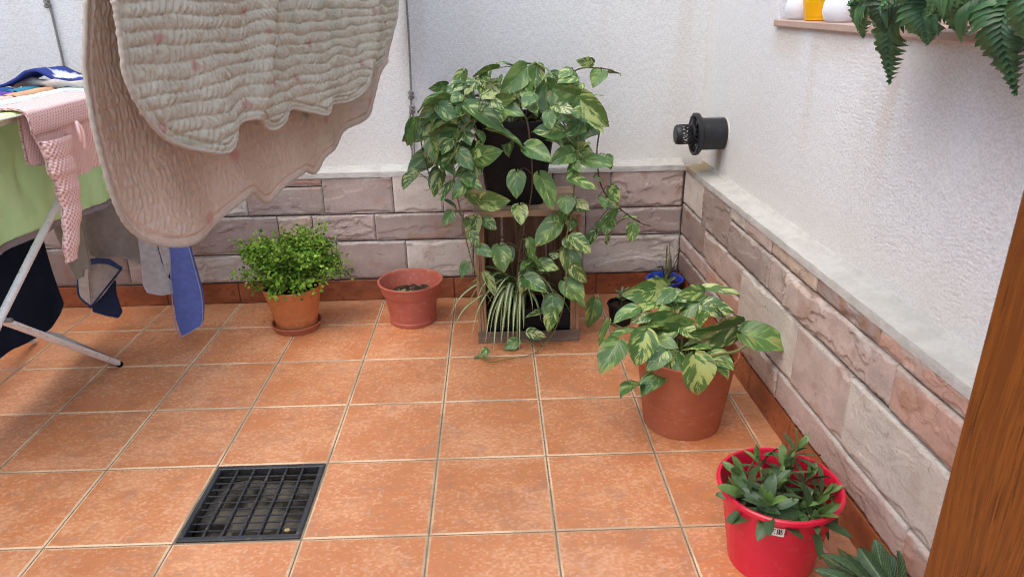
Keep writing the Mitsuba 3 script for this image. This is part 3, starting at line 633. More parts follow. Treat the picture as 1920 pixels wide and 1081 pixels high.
# --- big pothos in the black pot on the crate
poth = thing('potted_pothos', 'trailing variegated pothos in a square black pot on top of the wooden crate', 'potted plant')
PC = V(.276, -.015, CH + .001)
def square_pot(parent, c, wb, wt, h, mat, lip=.02, wall=.005):
    def sq(w, z):
        r = w * .16; o = []
        for sx, sy_, a0 in ((1, 1, 0), (-1, 1, 90), (-1, -1, 180), (1, -1, 270)):
            for a in np.radians(a0 + np.linspace(0, 90, 6)):
                o.append([sx * (w / 2 - r) + r * math.cos(a), sy_ * (w / 2 - r) + r * math.sin(a), z])
        return np.array(o)
    rings = [sq(wb * .9, .003), sq(wb, 0), sq(wt - .012, h - lip - .001), sq(wt, h - lip), sq(wt + .002, h - .002), sq(wt, h), sq(wt - 2 * wall, h), sq(wt - 2 * wall - .004, h - .01), sq(wt - .03, h * .75), sq(.01, h * .75)]
    n = len(rings[0]); v = np.vstack(rings) + c; f = []
    for i in range(len(rings) - 1):
        for k in range(n):
            l = (k + 1) % n
            f += [[i * n + k, i * n + l, (i + 1) * n + l], [i * n + k, (i + 1) * n + l, (i + 1) * n + k]]
    return put('pot', (v, np.array(f)), mat, parent, smooth=35)
square_pot(poth, PC, .215, .315, .325, 'black_plastic')
put('soil', disc(PC + V(0, 0, .295), .145, bump=.02, seed=2), 'soil', poth, smooth=True)
VN = [[(.2, -.1, .85), (.12, -.2, .93), (.0, -.22, .93), (-.06, -.245, .85), (-.05, -.23, .74), (-.03, -.2, .62)],
      [(.2, -.12, .85), (.14, -.24, .90), (.07, -.27, .84), (.05, -.27, .7), (.07, -.26, .55), (.09, -.255, .42), (.12, -.25, .30), (.17, -.25, .2)],
      [(.28, -.1, .86), (.31, -.25, .90), (.325, -.285, .8), (.33, -.28, .65), (.30, -.27, .5), (.28, -.265, .38), (.27, -.27, .25), (.28, -.28, .17)],
      [(.36, -.1, .86), (.47, -.21, .89), (.50, -.235, .8), (.49, -.24, .68), (.48, -.245, .55), (.455, -.25, .42), (.46, -.265, .3), (.45, -.28, .2), (.436, -.27, .13), (.40, -.26, .04), (.33, -.34, .013), (.241, -.375, .013), (.17, -.40, .013), (.14, -.405, .02)],
      [(.36, -.05, .86), (.47, -.13, .96), (.58, -.17, .90), (.575, -.19, .75), (.60, -.19, .62), (.68, -.17, .53), (.76, -.15, .47), (.80, -.14, .455)],
      [(.3, -.08, .86), (.30, -.14, 1.0), (.33, -.17, 1.055)],
      [(.36, -.06, .86), (.48, -.12, 1.03), (.58, -.13, 1.05), (.66, -.14, 1.03)],
      [(.22, -.06, .86), (.17, -.12, .98), (.08, -.15, 1.01), (.0, -.16, .985)]]
vines = [spline(v, 9 * len(v)) for v in VN]
pets = [[] for _ in vines]
def floor_clear(P):
    P[:, 2] = np.where(P[:, 2] < .006, .006 + (.006 - P[:, 2]) * .1, P[:, 2]); return P
for (bx, by, bz, tx, ty, tz, w, ti) in MAIN:
    (P, f), uv = leaf(V(bx, by, bz) / 1000, V(tx * 1.06 - .06 * bx, ty * 1.06 - .06 * by, tz * 1.06 - .06 * bz) / 1000, w * 1.1 / 1000, ti)
    put('leaf', (floor_clear(P), f), 'pothos_leaf', poth, smooth=True, uv=uv)
    B = V(bx, by, bz) / 1000
    hit = attach(vines, B, .16)
    if hit: pets[hit[1]].append(petiole(vines[hit[1]][hit[2]], B))
rl = random.Random(31)                        # shaded leaves inside the crown
for _ in range(34):
    a, q, z = rl.uniform(0, 6.283), rl.uniform(.3, 1), rl.uniform(.80, 1.02)
    B = V(.27 + .24 * q * math.cos(a), -.03 + .13 * q * math.sin(a), z)
    o = V(math.cos(a) + rl.uniform(-.5, .5), .7 * math.sin(a) + rl.uniform(-.5, .3), rl.uniform(-1.0, .25)); o /= np.linalg.norm(o)
    L = rl.uniform(.07, .11)
    (P, f), uv = leaf(B, B + o * L, L * .66, rl.uniform(-35, 35), hint=(o[0] * .5, -.3 + o[1] * .3, .8))
    put('leaf', (P, f), 'pothos_leaf', poth, smooth=True, uv=uv)
    hit = attach(vines, B, .2)
    if hit: pets[hit[1]].append(petiole(vines[hit[1]][hit[2]], B))
for _ in range(42):                           # outer leaves of the dome, left and right of the pot and above it
    a = rl.uniform(0, 6.283); s = rl.choice((-1, 1)) if rl.random() < .62 else 0
    if s: C = V(.265 + s * rl.uniform(.13, .24 if s > 0 else .27), rl.uniform(-.22, -.02), rl.uniform(.76, .98))
    else: C = V(rl.uniform(.08, .46), rl.uniform(-.20, -.02), rl.uniform(.90, 1.045))
    o = V((C[0] - .27) * 2.2 + rl.uniform(-.35, .35), -.35 + rl.uniform(-.3, .2), rl.uniform(-1.1, -.15)); o /= np.linalg.norm(o)
    L = rl.uniform(.085, .13); tl = rl.uniform(-40, 40)
    (P, f), uv = leaf(C, C + o * L, L * .68, tl)
    put('leaf', (P, f), 'pothos_leaf', poth, smooth=True, uv=uv)
    hit = attach(vines, C, .22)
    if hit: pets[hit[1]].append(petiole(vines[hit[1]][hit[2]], C))
for i in (0, 1, 2, 3, 4):                     # leaves along the hanging vines
    v = vines[i]; n = len(v)
    for q in np.arange(.30, .80 if i in (3, 2) else .92, .14 if i == 4 else .07):
        if i == 2 and q < .62: continue
        A = v[int(q * (n - 1))]
        if A[2] < .16: continue
        s = rl.choice((-1, 1)); B = A + V(s * rl.uniform(.015, .04), -rl.uniform(.0, .03), rl.uniform(-.005, .03))
        o = V(s * rl.uniform(.1, .9), -rl.uniform(.1, .4), -rl.uniform(.4, 1.1)); o /= np.linalg.norm(o); L = rl.uniform(.06, .105)
        (P, f), uv = leaf(B, B + o * L, L * .68, rl.uniform(-45, 45))
        put('leaf', (P, f), 'pothos_leaf', poth, smooth=True, uv=uv)
        pets[i].append(petiole(A, B))
for i, v in enumerate(vines):
    put('vine', join(tube(v, np.linspace(.0036, .0020, len(v)), 6), *pets[i]), 'stem_green' if i % 2 else 'stem_brown', poth, smooth=True)

# --- spider plant at the foot of the crate
spid = thing('spider_plant', 'cream striped spider plant arching out of a dark planter at the foot of the crate', 'potted plant')
SX0, SX1, SY0, SY1, SH = .150, .485, -.185, -.04, .135
pv = [box((SX0, SY0, .018), (SX1, SY0 + .008, SH), .002), box((SX0, SY1 - .008, .018), (SX1, SY1, SH), .002), box((SX0, SY0 + .008, .018), (SX0 + .008, SY1 - .008, SH), .002), box((SX1 - .008, SY0 + .008, .018), (SX1, SY1 - .008, SH), .002), box((SX0 + .008, SY0 + .008, .02), (SX1 - .008, SY1 - .008, .03))]
put('planter', join(*pv), 'black_plastic', spid)
put('soil', (np.array([[SX0 + .008, SY0 + .008, SH - .02], [SX1 - .008, SY0 + .008, SH - .02], [SX1 - .008, SY1 - .008, SH - .02], [SX0 + .008, SY1 - .008, SH - .02]]), np.array([[0, 1, 2], [0, 2, 3]])), 'soil', spid)
def blade(path, w, twist=0.0, n=16):
    P = spline(path, n); t = np.gradient(P, axis=0); t /= np.linalg.norm(t, axis=1, keepdims=True)
    side = np.cross(t, V(0, 0, 1)); bad = np.linalg.norm(side, axis=1) < .15
    side[bad] = V(1, 0, 0); side /= np.linalg.norm(side, axis=1, keepdims=True)
    for i in range(1, n):
        if side[i] @ side[i - 1] < 0: side[i] = -side[i]
    nn = np.cross(side, t); s = np.linspace(0, 1, n)
    ww = w * np.clip(np.minimum(.55 + 2.2 * s, (1 - s) ** .75 * 1.5), .05, 1) / 2
    cols = [(-1, .35), (-.5, .1), (0, 0), (.5, .1), (1, .35)]
    v = np.stack([P + side * (ww * a)[:, None] + nn * (ww * h)[:, None] for a, h in cols], 1).reshape(-1, 3)
    uv = np.array([[a, q] for q in s for a, _ in cols])
    idx = np.arange(n * 5).reshape(n, 5)
    f = np.vstack([np.c_[idx[:-1, :-1].ravel(), idx[:-1, 1:].ravel(), idx[1:, 1:].ravel()], np.c_[idx[:-1, :-1].ravel(), idx[1:, 1:].ravel(), idx[1:, :-1].ravel()]])
    return (v, f), uv
SB = V(.285, -.130, .165)
put('crown', tube([SB - V(0, 0, .05), SB + V(0, 0, .005)], [.03, .022], 12), 'stem_green', spid, smooth=True)
TIPS = [[1, -220, 121], [15, -260, 85], [83, -280, 41], [142, -300, 42], [174, -320, 18], [275, -330, 13], [251, -300, 68], [216, -280, 88], [122, -120, 283], [27, -100, 205], [427, -140, 225], [444, -100, 245], [512, -200, 26], [420, -240, 41], [332, -250, 158], [295, -270, 89], [159, -260, 51], [366, -240, 102], [155, -200, 163], [465, -180, 145], [204, -300, 40], [114, -220, 129], [230, -310, 44]]
rs = random.Random(5)
for k in range(46):
    if k < len(TIPS): tip = V(*TIPS[k]) / 1000
    else:
        az = math.radians(rs.uniform(150, 400)); ln = rs.uniform(.10, .25)
        tip = SB + V(math.cos(az) * ln, min(.06, math.sin(az) * ln * .75), rs.uniform(-.14, .06)); tip[2] = max(tip[2], .015)
    b0 = SB + V(rs.uniform(-.022, .022), rs.uniform(-.016, .016), 0)
    d = tip - b0; hz = np.linalg.norm(d[:2])
    hi = max(b0[2], tip[2]) + rs.uniform(.045, .10) * min(1, .35 + hz * 3.5)
    m1 = b0 + d * .16; m1[2] = b0[2] + (hi - b0[2]) * .72
    m2 = b0 + d * .48; m2[2] = hi
    m3 = b0 + d * .82; m3[2] = tip[2] + (hi - tip[2]) * .62
    vf, uv = blade([b0, m1, m2, m3, tip], rs.uniform(.016, .025), n=20)
    put('leaf', vf, 'spider_leaf', spid, smooth=True, uv=uv)

# --- pothos in the large terracotta pot on the right
pr = thing('potted_pothos', 'broad leaved variegated pothos in the large brown terracotta pot beside the right wall', 'potted plant')
BC = V(.785, -.815, 0)
pot(pr, BC, .122, .156, .264, 'terracotta_dark', lip=.035, lipw=.006)
put('soil', disc(BC + V(0, 0, .225), .144, bump=.02, seed=5), 'soil', pr, smooth=True)
stems = []
rg = random.Random(44)
EXTRA = []
for _ in range(9):
    a, q = rg.uniform(0, 6.283), rg.uniform(.25, 1)
    B = BC + V(.15 * q * math.cos(a), .13 * q * math.sin(a), rg.uniform(.27, .36) - .05 * q)
    o = V(math.cos(a), math.sin(a), rg.uniform(-.7, .15)); o /= np.linalg.norm(o); L = rg.uniform(.075, .115)
    EXTRA.append([*(B * 1000), *((B + o * L) * 1000), L * 680, rg.uniform(-25, 25)])
for (bx, by, bz, tx, ty, tz, w, ti) in RIGHT + EXTRA:
    (P, f), uv = leaf(V(bx, by, bz) / 1000, V(tx * 1.1 - .1 * bx, ty * 1.1 - .1 * by, tz * 1.1 - .1 * bz) / 1000, w * 1.12 / 1000, ti, hint=(0, -.62, .80))
    put('leaf', (floor_clear(P), f), 'pothos_leaf', pr, smooth=True, uv=uv)
    B = V(bx, by, bz) / 1000
    if B[2] < .1: S_ = V(.66, -.90, .225); stems.append(tube(spline([V(.68, -.85, .23), V(.655, -.93, .27), V(.64, -.95, .17), B], 12), .002, 5)); continue
    S_ = BC + V(.09 * np.clip((B - BC)[0] / .15, -1, 1), .09 * np.clip((B - BC)[1] / .15, -1, 1), .22)
    stems.append(tube(spline([S_, (S_ + B) / 2 + V(0, 0, .025), B], 8), .002, 5))
put('stem', join(*stems), 'stem_green', pr, smooth=True)
put('stem', tube(spline([(.75, -.86, .225), (.775, -.955, .285), (.80, -.965, .302), (.83, -.95, .306), (.899, -.92, .300), (.934, -.90, .307)], 24), np.linspace(.0060, .0045, 24), 8), 'stem_green', pr, smooth=True, label='thick pale green creeping stem over the pot rim')

# --- maidenhair fern in the orange pot
fern = thing('potted_fern', 'bushy bright green maidenhair fern in an orange terracotta pot with saucer', 'potted plant')
FC = V(-.663, -.005, .012)
pot(fern, FC, .082, .118, .185, 'terracotta_light', lip=.036, lipw=.005)
put('saucer', lathe([(.001, .003), (.088, .003), (.094, 0), (.104, .026), (.107, .028), (.104, .031), (.100, .030), (.091, .008), (.001, .008)], (FC[0], FC[1], 0), 56), 'terracotta_dark', fern, smooth=35)
put('soil', disc(FC + V(0, 0, .160), .112, bump=.02, seed=8), 'soil', fern, smooth=True)
rf = random.Random(11)
fv, ff, fc, st, no = [], [], [], [], 0
FSPEC = [(rf.uniform(0, 6.283), rf.uniform(.25, 1)) for _ in range(120)]
for (a, q) in FSPEC:
    reach = .05 + .195 * q * rf.uniform(.75, 1.1); h = .215 * math.sqrt(max(0, 1 - (q * .93) ** 2)) * rf.uniform(.8, 1.12) + .035
    drop = rf.uniform(0, .10) * q ** 2
    if rf.random() < .05: reach, h = reach * 1.25, h * 1.12
    o = V(math.cos(a), math.sin(a) * .72, 0)
    b0 = FC + V(rf.uniform(-.05, .05), rf.uniform(-.05, .05), .16)
    end = FC + o * reach + V(0, 0, .16 + h - drop); end[1] = min(end[1], .225)
    mid = b0 * .5 + end * .5 + V(0, 0, .035)
    P = spline([b0, mid, end], 20)
    st.append(tube(P[::3], .0011, 4))
    tone = rf.uniform(.6, 1.25)
    for i in range(5, 20):
        for _ in range(6):
            c = P[i] + V(*[rf.gauss(0, .013) for _ in range(3)]) + V(0, 0, -.004)
            s = rf.uniform(.0065, .0125)
            d1 = V(rf.gauss(0, 1), rf.gauss(0, 1), rf.gauss(-.3, .5)); d1 /= np.linalg.norm(d1)
            nn = V(rf.gauss(0, .5), rf.gauss(-.3, .5), 1); nn -= d1 * (nn @ d1); nn /= np.linalg.norm(nn); d2 = np.cross(nn, d1)
            q5 = [c, c + d1 * s * .75 + d2 * s * .75, c + d1 * s * 1.25 + d2 * s * .3 + nn * .001, c + d1 * s * 1.25 - d2 * s * .3 + nn * .001, c + d1 * s * .75 - d2 * s * .75]
            fv += q5; ff += [[no, no + 1, no + 2], [no, no + 2, no + 3], [no, no + 3, no + 4]]; no += 5
            y = rf.random()
            k = tone * rf.uniform(.75, 1.2)
            col = V(.16, .31, .040) * k if y < .66 else (V(.30, .42, .08) * k if y < .93 else V(.045, .10, .02))
            fc += [col] * 5
put('foliage', (np.array(fv), np.array(ff)), 'thin_leaf', fern, smooth=False, kind='stuff', color=np.array(fc))
put('stem', join(*st), 'stem_brown', fern, smooth=True, kind='stuff')

# --- nearly empty plum pot
ep = thing('flowerpot', 'nearly empty plum red plastic flowerpot between the fern and the crate', 'flowerpot')
EC = V(-.173, .035, 0)
put('pot', lathe([(.001, .004), (.085, .004), (.094, 0), (.099, .004), (.101, .018), (.097, .022), (.110, .115), (.114, .132), (.122, .136), (.134, .178), (.138, .181), (.139, .187), (.136, .190), (.131, .188), (.127, .180), (.117, .140), (.110, .130), (.104, .10), (.001, .10)], EC, 64, wob=.004), 'terracotta_plum', ep, smooth=30)
put('soil', disc(EC + V(0, 0, .121), .107, bump=.035, seed=12), 'soil', ep, smooth=True)
rr = random.Random(3)
for k in range(7):
    b = EC + V(-.035 + rr.uniform(-.02, .02), rr.uniform(-.02, .02), .128)
    (P, f), uv = leaf(b, b + V(rr.uniform(-.03, .03), rr.uniform(-.03, .01), rr.uniform(.004, .02)), .011, heart=0)
    put('seedling_leaf', (P, f), 'leaf_tinted', ep, smooth=True, color=np.tile(V(.20, .26, .10), (len(P), 1)))
for k in range(14):
    a = rr.uniform(0, 6.28); q = rr.uniform(0, .08); b = EC + V(q * math.cos(a) + .02, q * math.sin(a), .125); d = rr.uniform(0, 6.28)
    put('straw', tube([b, b + V(.025 * math.cos(d), .025 * math.sin(d), rr.uniform(0, .01))], .0012, 4), 'cord_grey', ep)

# --- two small pots in the corner
bp = thing('flowerpot', 'small black pot with a tiny green sprout behind the large terracotta pot', 'flowerpot')
KC = V(.715, -.055, 0)
pot(bp, KC, .042, .056, .095, 'black_plastic', lip=.014, lipw=.003)
put('soil', disc(KC + V(0, 0, .08), .052, bump=.02, seed=15), 'soil', bp, smooth=True)
put('stem', tube(spline([KC + V(0, 0, .08), KC + V(.004, -.003, .11), KC + V(.0, 0, .135)], 6), .0016, 5), 'stem_green', bp)
for k in range(14):
    a = k * 2.4; b = KC + V(0, 0, .10 + .003 * k)
    (P, f), uv = leaf(b, b + V(.034 * math.cos(a), .034 * math.sin(a), .012 + .0012 * k), .011, heart=0, hint=(0, -.2, 1))
    put('leaf', (P, f), 'leaf_tinted', bp, smooth=True, color=np.tile(V(.10, .17, .07) * rr.uniform(.7, 1.3), (len(P), 1)))
bl = thing('flowerpot', 'small shiny blue pot with thin bare stems in the far corner', 'flowerpot')
UC = V(.952, .175, 0)
put('pot', lathe([(.001, .004), (.048, .004), (.052, 0), (.064, .06), (.074, .098), (.084, .104), (.086, .109), (.082, .112), (.074, .108), (.062, .08), (.001, .08)], UC, 48), 'blue_glaze', bl, smooth=35)
put('soil', disc(UC + V(0, 0, .086), .062, bump=.02, seed=17), 'soil', bl, smooth=True)
for k, (p1, p2, r) in enumerate([((-.015, -.01, .16), (-.045, -.03, .175), .003), ((.01, -.01, .2), (.008, -.015, .29), .0018), ((.0, -.01, .19), (-.004, -.016, .27), .0035), ((.03, .0, .15), (.055, -.01, .22), .002), ((.035, -.02, .12), (.075, -.03, .15), .002), ((.02, -.03, .19), (.05, -.05, .27), .0012), ((-.01, -.02, .14), (-.03, -.05, .19), .0012)]):
    put('stem', tube(spline([UC + V(0, 0, .085), UC + V(*p1), UC + V(*p2)], 9), r, 5), 'stem_green' if k in (1, 2, 5) else 'stem_brown', bl)
put('leaf', blade([UC + V(.02, .01, .09), UC + V(.022, .0, .15), UC + V(.018, -.006, .235)], .02)[0], 'leaf_tinted', bl, smooth=True, color=np.tile(V(.12, .15, .08), (80, 1)))
for k in range(5):
    a = k * 1.3; b = UC + V(.02 * math.cos(a), .02 * math.sin(a), .095)
    (P, f), uv = leaf(b, b + V(.03 * math.cos(a), .03 * math.sin(a), .02), .018, heart=.3)
    put('leaf', (P, f), 'leaf_tinted', bl, smooth=True, color=np.tile(V(.10, .16, .10), (len(P), 1)))

# --- red pot near the camera
rp = thing('potted_succulent', 'green lance leaved succulent in a bright red plastic pot by the door', 'potted plant')
RC = V(.846, -1.44, 0)
put('pot', lathe([(r_ * .965, z_ * .965) for r_, z_ in [(.001, .004), (.09, .004), (.098, 0), (.102, .004), (.124, .14), (.137, .212), (.140, .216), (.1465, .219), (.1495, .224), (.1485, .231), (.145, .234), (.1405, .2335), (.137, .229), (.127, .17), (.126, .168), (.119, .13), (.001, .13)]], RC, 80, wob=.003), 'red_plastic', rp, smooth=30)
put('soil', disc(RC + V(0, 0, .147), .115, bump=.03, seed=21), 'soil', rp, smooth=True)
rq = random.Random(17)
# heads of the plant: centre, leaning direction, leaves, length
for (c, ln, n, L) in [((-.055, -.085, .225), (-.3, -.3, .9), 13, .072), ((.02, -.07, .205), (.1, -.3, .9), 12, .06), ((.055, .06, .265), (.25, .1, .9), 10, .06), ((-.075, .02, .225), (-.5, .1, .7), 8, .075), ((.0, .0, .205), (0, 0, 1), 10, .06), ((.06, -.05, .20), (.4, -.3, .7), 9, .055), ((-.02, .07, .225), (-.2, .4, .8), 8, .065), ((.035, -.095, .212), (.2, -.5, .6), 11, .075), ((-.03, -.04, .225), (-.1, -.1, 1), 12, .07), ((.09, -.02, .205), (.5, -.1, .6), 10, .06), ((-.085, -.04, .228), (-.7, -.1, .5), 9, .08), ((.02, .03, .23), (.0, .2, 1), 11, .07), ((.07, .02, .21), (.3, .1, .8), 10, .06)]:
    C = RC + V(*c) - V(0, 0, .008); ax = V(*ln); ax /= np.linalg.norm(ax)
    ux = np.cross(ax, V(.3, 1, .1)); ux /= np.linalg.norm(ux); uy = np.cross(ax, ux)
    put('stem', tube(spline([RC + V(c[0] * .5, c[1] * .5, .15), (RC + V(c[0] * .7, c[1] * .7, .15) + C) / 2 + V(0, 0, .01), C], 8), .0042, 6), 'stem_green', rp, smooth=True)
    for k in range(n):
        a = k * 2.4 + rq.uniform(-.3, .3); s = k / (n - 1)
        o = (math.cos(a) * ux + math.sin(a) * uy) * (1 - .72 * s) + ax * (.10 + 1.1 * s * s)
        o /= np.linalg.norm(o)
        b = C + ax * (.02 * s - .008)
        l = L * rq.uniform(1.0, 1.5) * (1 - .35 * s); o = o + V(0, 0, -.35 * (1 - s)); o /= np.linalg.norm(o)
        (P, f), uv = leaf(b, b + o * l, l * rq.uniform(.24, .33), rq.uniform(-15, 15), fold=.35, droop=.2, heart=0, hint=ax)
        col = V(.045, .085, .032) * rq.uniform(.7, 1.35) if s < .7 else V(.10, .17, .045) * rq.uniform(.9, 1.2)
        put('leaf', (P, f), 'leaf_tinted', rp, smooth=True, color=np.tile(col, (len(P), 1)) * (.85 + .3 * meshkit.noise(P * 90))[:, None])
def on_pot(a, z, off=.0012):                  # a point of the red pot's outer face
    r = .965 * (.124 + (z / .965 - .14) * (.137 - .124) / .072) + off
    return RC + V(r * math.sin(a), -r * math.cos(a), z)
def patch(a0, a1, z0, z1, off, n=6):
    v = [on_pot(a0 + (a1 - a0) * i / n, z, off) for z in (z0, z1) for i in range(n + 1)]
    f = []
    for i in range(n): f += [[i, i + 1, n + 2 + i], [i, n + 2 + i, n + 1 + i]]
    return np.array(v), np.array(f)
a_c = -.38
put('price_label', patch(a_c - .13, a_c + .13, .172, .197, .0012), 'label_paper', rp, label='small white price sticker with a barcode')
bars, x = [], a_c + .005
for k, w in enumerate([2, 1, 3, 1, 2, 1, 1, 3, 1, 2, 1]):
    if k % 2 == 0: bars.append(patch(x, x + .0085 * w, .178, .195, .0017, 2))
    x += .0085 * w
put('barcode', join(*bars), 'label_ink', rp)
txt = [patch(a_c - .115 + .02 * i, a_c - .115 + .02 * i + .013, z, z + .003 + .001 * (i % 3), .0017, 1) for z in (.177, .184, .190) for i in range(5) if (i + int(z * 1000)) % 4]
put('print', join(*txt), 'label_ink', rp)

# --- striped prayer plant at the lower right
ma = thing('potted_prayer_plant', 'dark green prayer plant with pale striped leaves by the door foot', 'potted plant')
MC = V(.965, -1.73, 0)
pot(ma, MC, .042, .055, .075, 'terracotta_dark', lip=.02, lipw=.004)
put('soil', disc(MC + V(0, 0, .066), .050, bump=.02, seed=25), 'soil', ma, smooth=True)
PL = [((.955, -1.70, .13), (.845, -1.655, .14), .036, 10), ((.965, -1.69, .135), (.885, -1.595, .125), .040, -20), ((.975, -1.69, .13), (.93, -1.59, .12), .036, 25), ((.985, -1.70, .13), (.998, -1.60, .165), .044, -30), ((.99, -1.71, .125), (1.035, -1.625, .155), .040, 30), ((.94, -1.72, .125), (.815, -1.705, .12), .040, -10), ((.95, -1.76, .13), (.87, -1.84, .12), .045, 10), ((.98, -1.74, .135), (1.025, -1.69, .09), .04, 0), ((.95, -1.69, .135), (.875, -1.635, .16), .034, 25), ((.985, -1.69, .135), (.965, -1.60, .145), .036, -15), ((.96, -1.695, .135), (.905, -1.62, .165), .034, -35), ((1.0, -1.70, .13), (1.02, -1.60, .13), .036, 10)]
for (b, t, w, ti) in PL:
    b, t = V(*b) + V(0, 0, .012), V(*t) + V(0, 0, .026)
    (P, f), uv = leaf(b, t, w * .98, ti * 1.7, heart=.3, fold=.5, hint=(-.2, -.5, .85))
    put('leaf', (P, f), 'striped_leaf', ma, smooth=True, uv=uv)
    put('stem', tube(spline([MC + V(0, 0, .066), (MC + V(0, 0, .075) + V(*b)) / 2 + V(0, 0, .02), b], 7), .0018, 5), 'stem_green', ma)

# ---------------------------------------------------------------- pipe in the right wall
pipe = thing('drain_pipe', 'short black plastic pipe with a basket strainer sticking out of the right wall', 'pipe')
AX = V(-1, -.01, 0); PE = R_.at(V(.240, .777, PD))[0]
put('sleeve', lathe([(.0625, -.03), (.0625, .088), (.064, .090), (.064, .098), (.055, .099), (.054, -.03)], PE, 48, axis=AX), 'pipe_plastic', pipe, smooth=35)
put('seal', lathe([(.060, -.002), (.0665, -.002), (.066, .002), (.0635, .003), (.060, .005)], PE, 40, axis=AX), 'sealant', pipe, smooth=35)
put('flange', lathe([(.064, .0985), (.073, .100), (.081, .106), (.083, .112), (.083, .121), (.080, .1235), (.072, .1235), (.070, .1215), (.068, .112), (.064, .108)], PE, 48, axis=AX), 'pipe_plastic', pipe, smooth=35)
zA = AX / np.linalg.norm(AX); xA = np.cross(zA, V(0, 0, 1)); xA /= np.linalg.norm(xA); yA = np.cross(zA, xA)
def ring_pt(r, a, h): return PE + zA * h + r * (math.cos(a) * xA + math.sin(a) * yA)
for k in range(18):
    a = k * 2 * math.pi / 18 + .1
    put('spoke', tube([ring_pt(.040, a, .126), ring_pt(.072, a + .05, .119)], .0026, 5), 'pipe_plastic', pipe)
put('collar', lathe([(.033, .118), (.041, .119), (.0425, .124), (.0415, .132), (.037, .134), (.034, .134), (.033, .118)], PE, 40, axis=AX), 'pipe_plastic', pipe, smooth=35)
lat = []
for k in range(14):
    a = k * 2 * math.pi / 14
    for s in (-1, 1):
        lat.append(tube([ring_pt(.0365 + .001 * s, a + s * q * .45, .132 + .043 * q) for q in np.linspace(0, 1, 5)], .0021, 5))
put('strainer', join(*lat), 'pipe_plastic', pipe, smooth=True)
put('end_cap', lathe([(.034, .173), (.0385, .1735), (.0395, .177), (.0385, .190), (.034, .1955), (.022, .197), (.001, .1965)], PE, 40, axis=AX), 'pipe_plastic', pipe, smooth=35)

# ---------------------------------------------------------------- things on the window sill
def sill_at(s, off, z=ws): return R_.at(V(s, z, off))[0]
def vase(label, s, off, sc=1.0):
    v = thing('vase', label, 'vase', 'white vases on the window sill')
    c = sill_at(s, off, ws + .001)
    put('body', lathe([(.001, .006), (.030, .004), (.036, 0), (.043, .006), (.050, .026), (.047, .050), (.036, .074), (.028, .095), (.030, .115), (.037, .130), (.035, .131), (.027, .115), (.024, .095), (.001, .06)], c, 48), 'white_ceramic', v, smooth=40)
vase('small white bulbous vase left of the yellow pot on the window sill', .715, PD - .045)
vase('small white bulbous vase right of the yellow pot on the window sill', 1.005, PD - .030)
yp = thing('flowerpot', 'yellow plastic flowerpot standing on the window sill between two white vases', 'flowerpot')
YC = sill_at(.865, PD - .045, ws + .001)
put('pot', lathe([(.001, .004), (.044, .004), (.048, 0), (.051, .002), (.052, .010), (.0535, .011), (.0575, .040), (.058, .041), (.066, .098), (.072, .101), (.076, .126), (.074, .128), (.068, .126), (.062, .098), (.001, .09)], YC, 56), 'yellow_plastic', yp, smooth=30)
put('soil', disc(YC + V(0, 0, .105), .064, bump=.02, seed=33), 'soil', yp, smooth=True)

# ---------------------------------------------------------------- hanging fern before the window
hf = thing('hanging_fern', 'dark green fern hanging from a black wall planter at the upper right', 'potted plant')
HC = R_.at(V(1.80, 1.30, .03))[0]
pv = R_.mesh(box((1.52, 1.275, -.045), (2.05, 1.42, .085), .012))
put('planter', pv, 'black_plastic', hf)
put('bracket', join(*[rbox(a - .008, a + .008, 1.262, 1.272, PD + .001, .06) for a in (1.62, 1.95)]), 'iron', hf)
rh = random.Random(23)
def frond(base, mid, tip, wd, npin, tone, hint):
    P = spline([base, mid, tip], npin + 6); t = np.gradient(P, axis=0); t /= np.linalg.norm(t, axis=1, keepdims=True)
    parts, cols = [], []
    stem = tube(P, np.linspace(.0022, .0009, len(P)), 5); parts.append(stem); cols.append(np.tile(V(.05, .07, .02), (len(stem[0]), 1)))
    for i in range(3, len(P)):
        s = i / (len(P) - 1)
        l = wd * (min(1, .75 + s * .8) if s < .35 else max(.10, 1.08 - .98 * ((s - .35) / .65) ** 1.15))
        n = V(*hint); n -= t[i] * (n @ t[i]); n /= np.linalg.norm(n); b = np.cross(t[i], n)
        for sd in (-1, 1):
            dirn = b * sd * .88 + t[i] * (.42 + .45 * s) + n * rh.uniform(-.10, .06); dirn /= np.linalg.norm(dirn)
            # a toothed pinna
            m_ = 8; L = l * rh.uniform(.88, 1.1); w = .0074 * (wd / .06) ** .5 * (1.1 - .35 * s)
            nn = n - dirn * (n @ dirn); nn /= np.linalg.norm(nn); side = np.cross(dirn, nn)
            prof = [.55, .95, .82, 1.0, .78, .8, .5, .04]
            c0 = P[i]; rows = []
            for k in range(m_):
                q = k / (m_ - 1); ww = w * prof[k]
                c = c0 + dirn * L * q + nn * (.010 * math.sin(q * 3) - .012 * q * q)
                rows += [c - side * ww + nn * ww * .30, c, c + side * ww + nn * ww * .30]
            idx = np.arange(m_ * 3).reshape(m_, 3)
            f = np.vstack([np.c_[idx[:-1, :-1].ravel(), idx[:-1, 1:].ravel(), idx[1:, 1:].ravel()], np.c_[idx[:-1, :-1].ravel(), idx[1:, 1:].ravel(), idx[1:, :-1].ravel()]])
            parts.append((np.array(rows), f))
            col = V(.054, .128, .05) * tone * rh.uniform(.75, 1.3)
            cols.append(np.tile(col, (len(rows), 1)))
    v, f = join(*parts)
    put('frond', (v, f), 'leaf_tinted', hf, smooth=True, color=np.vstack(cols))
G = lambda s, z, o: R_.at(V(s, z, o))[0]
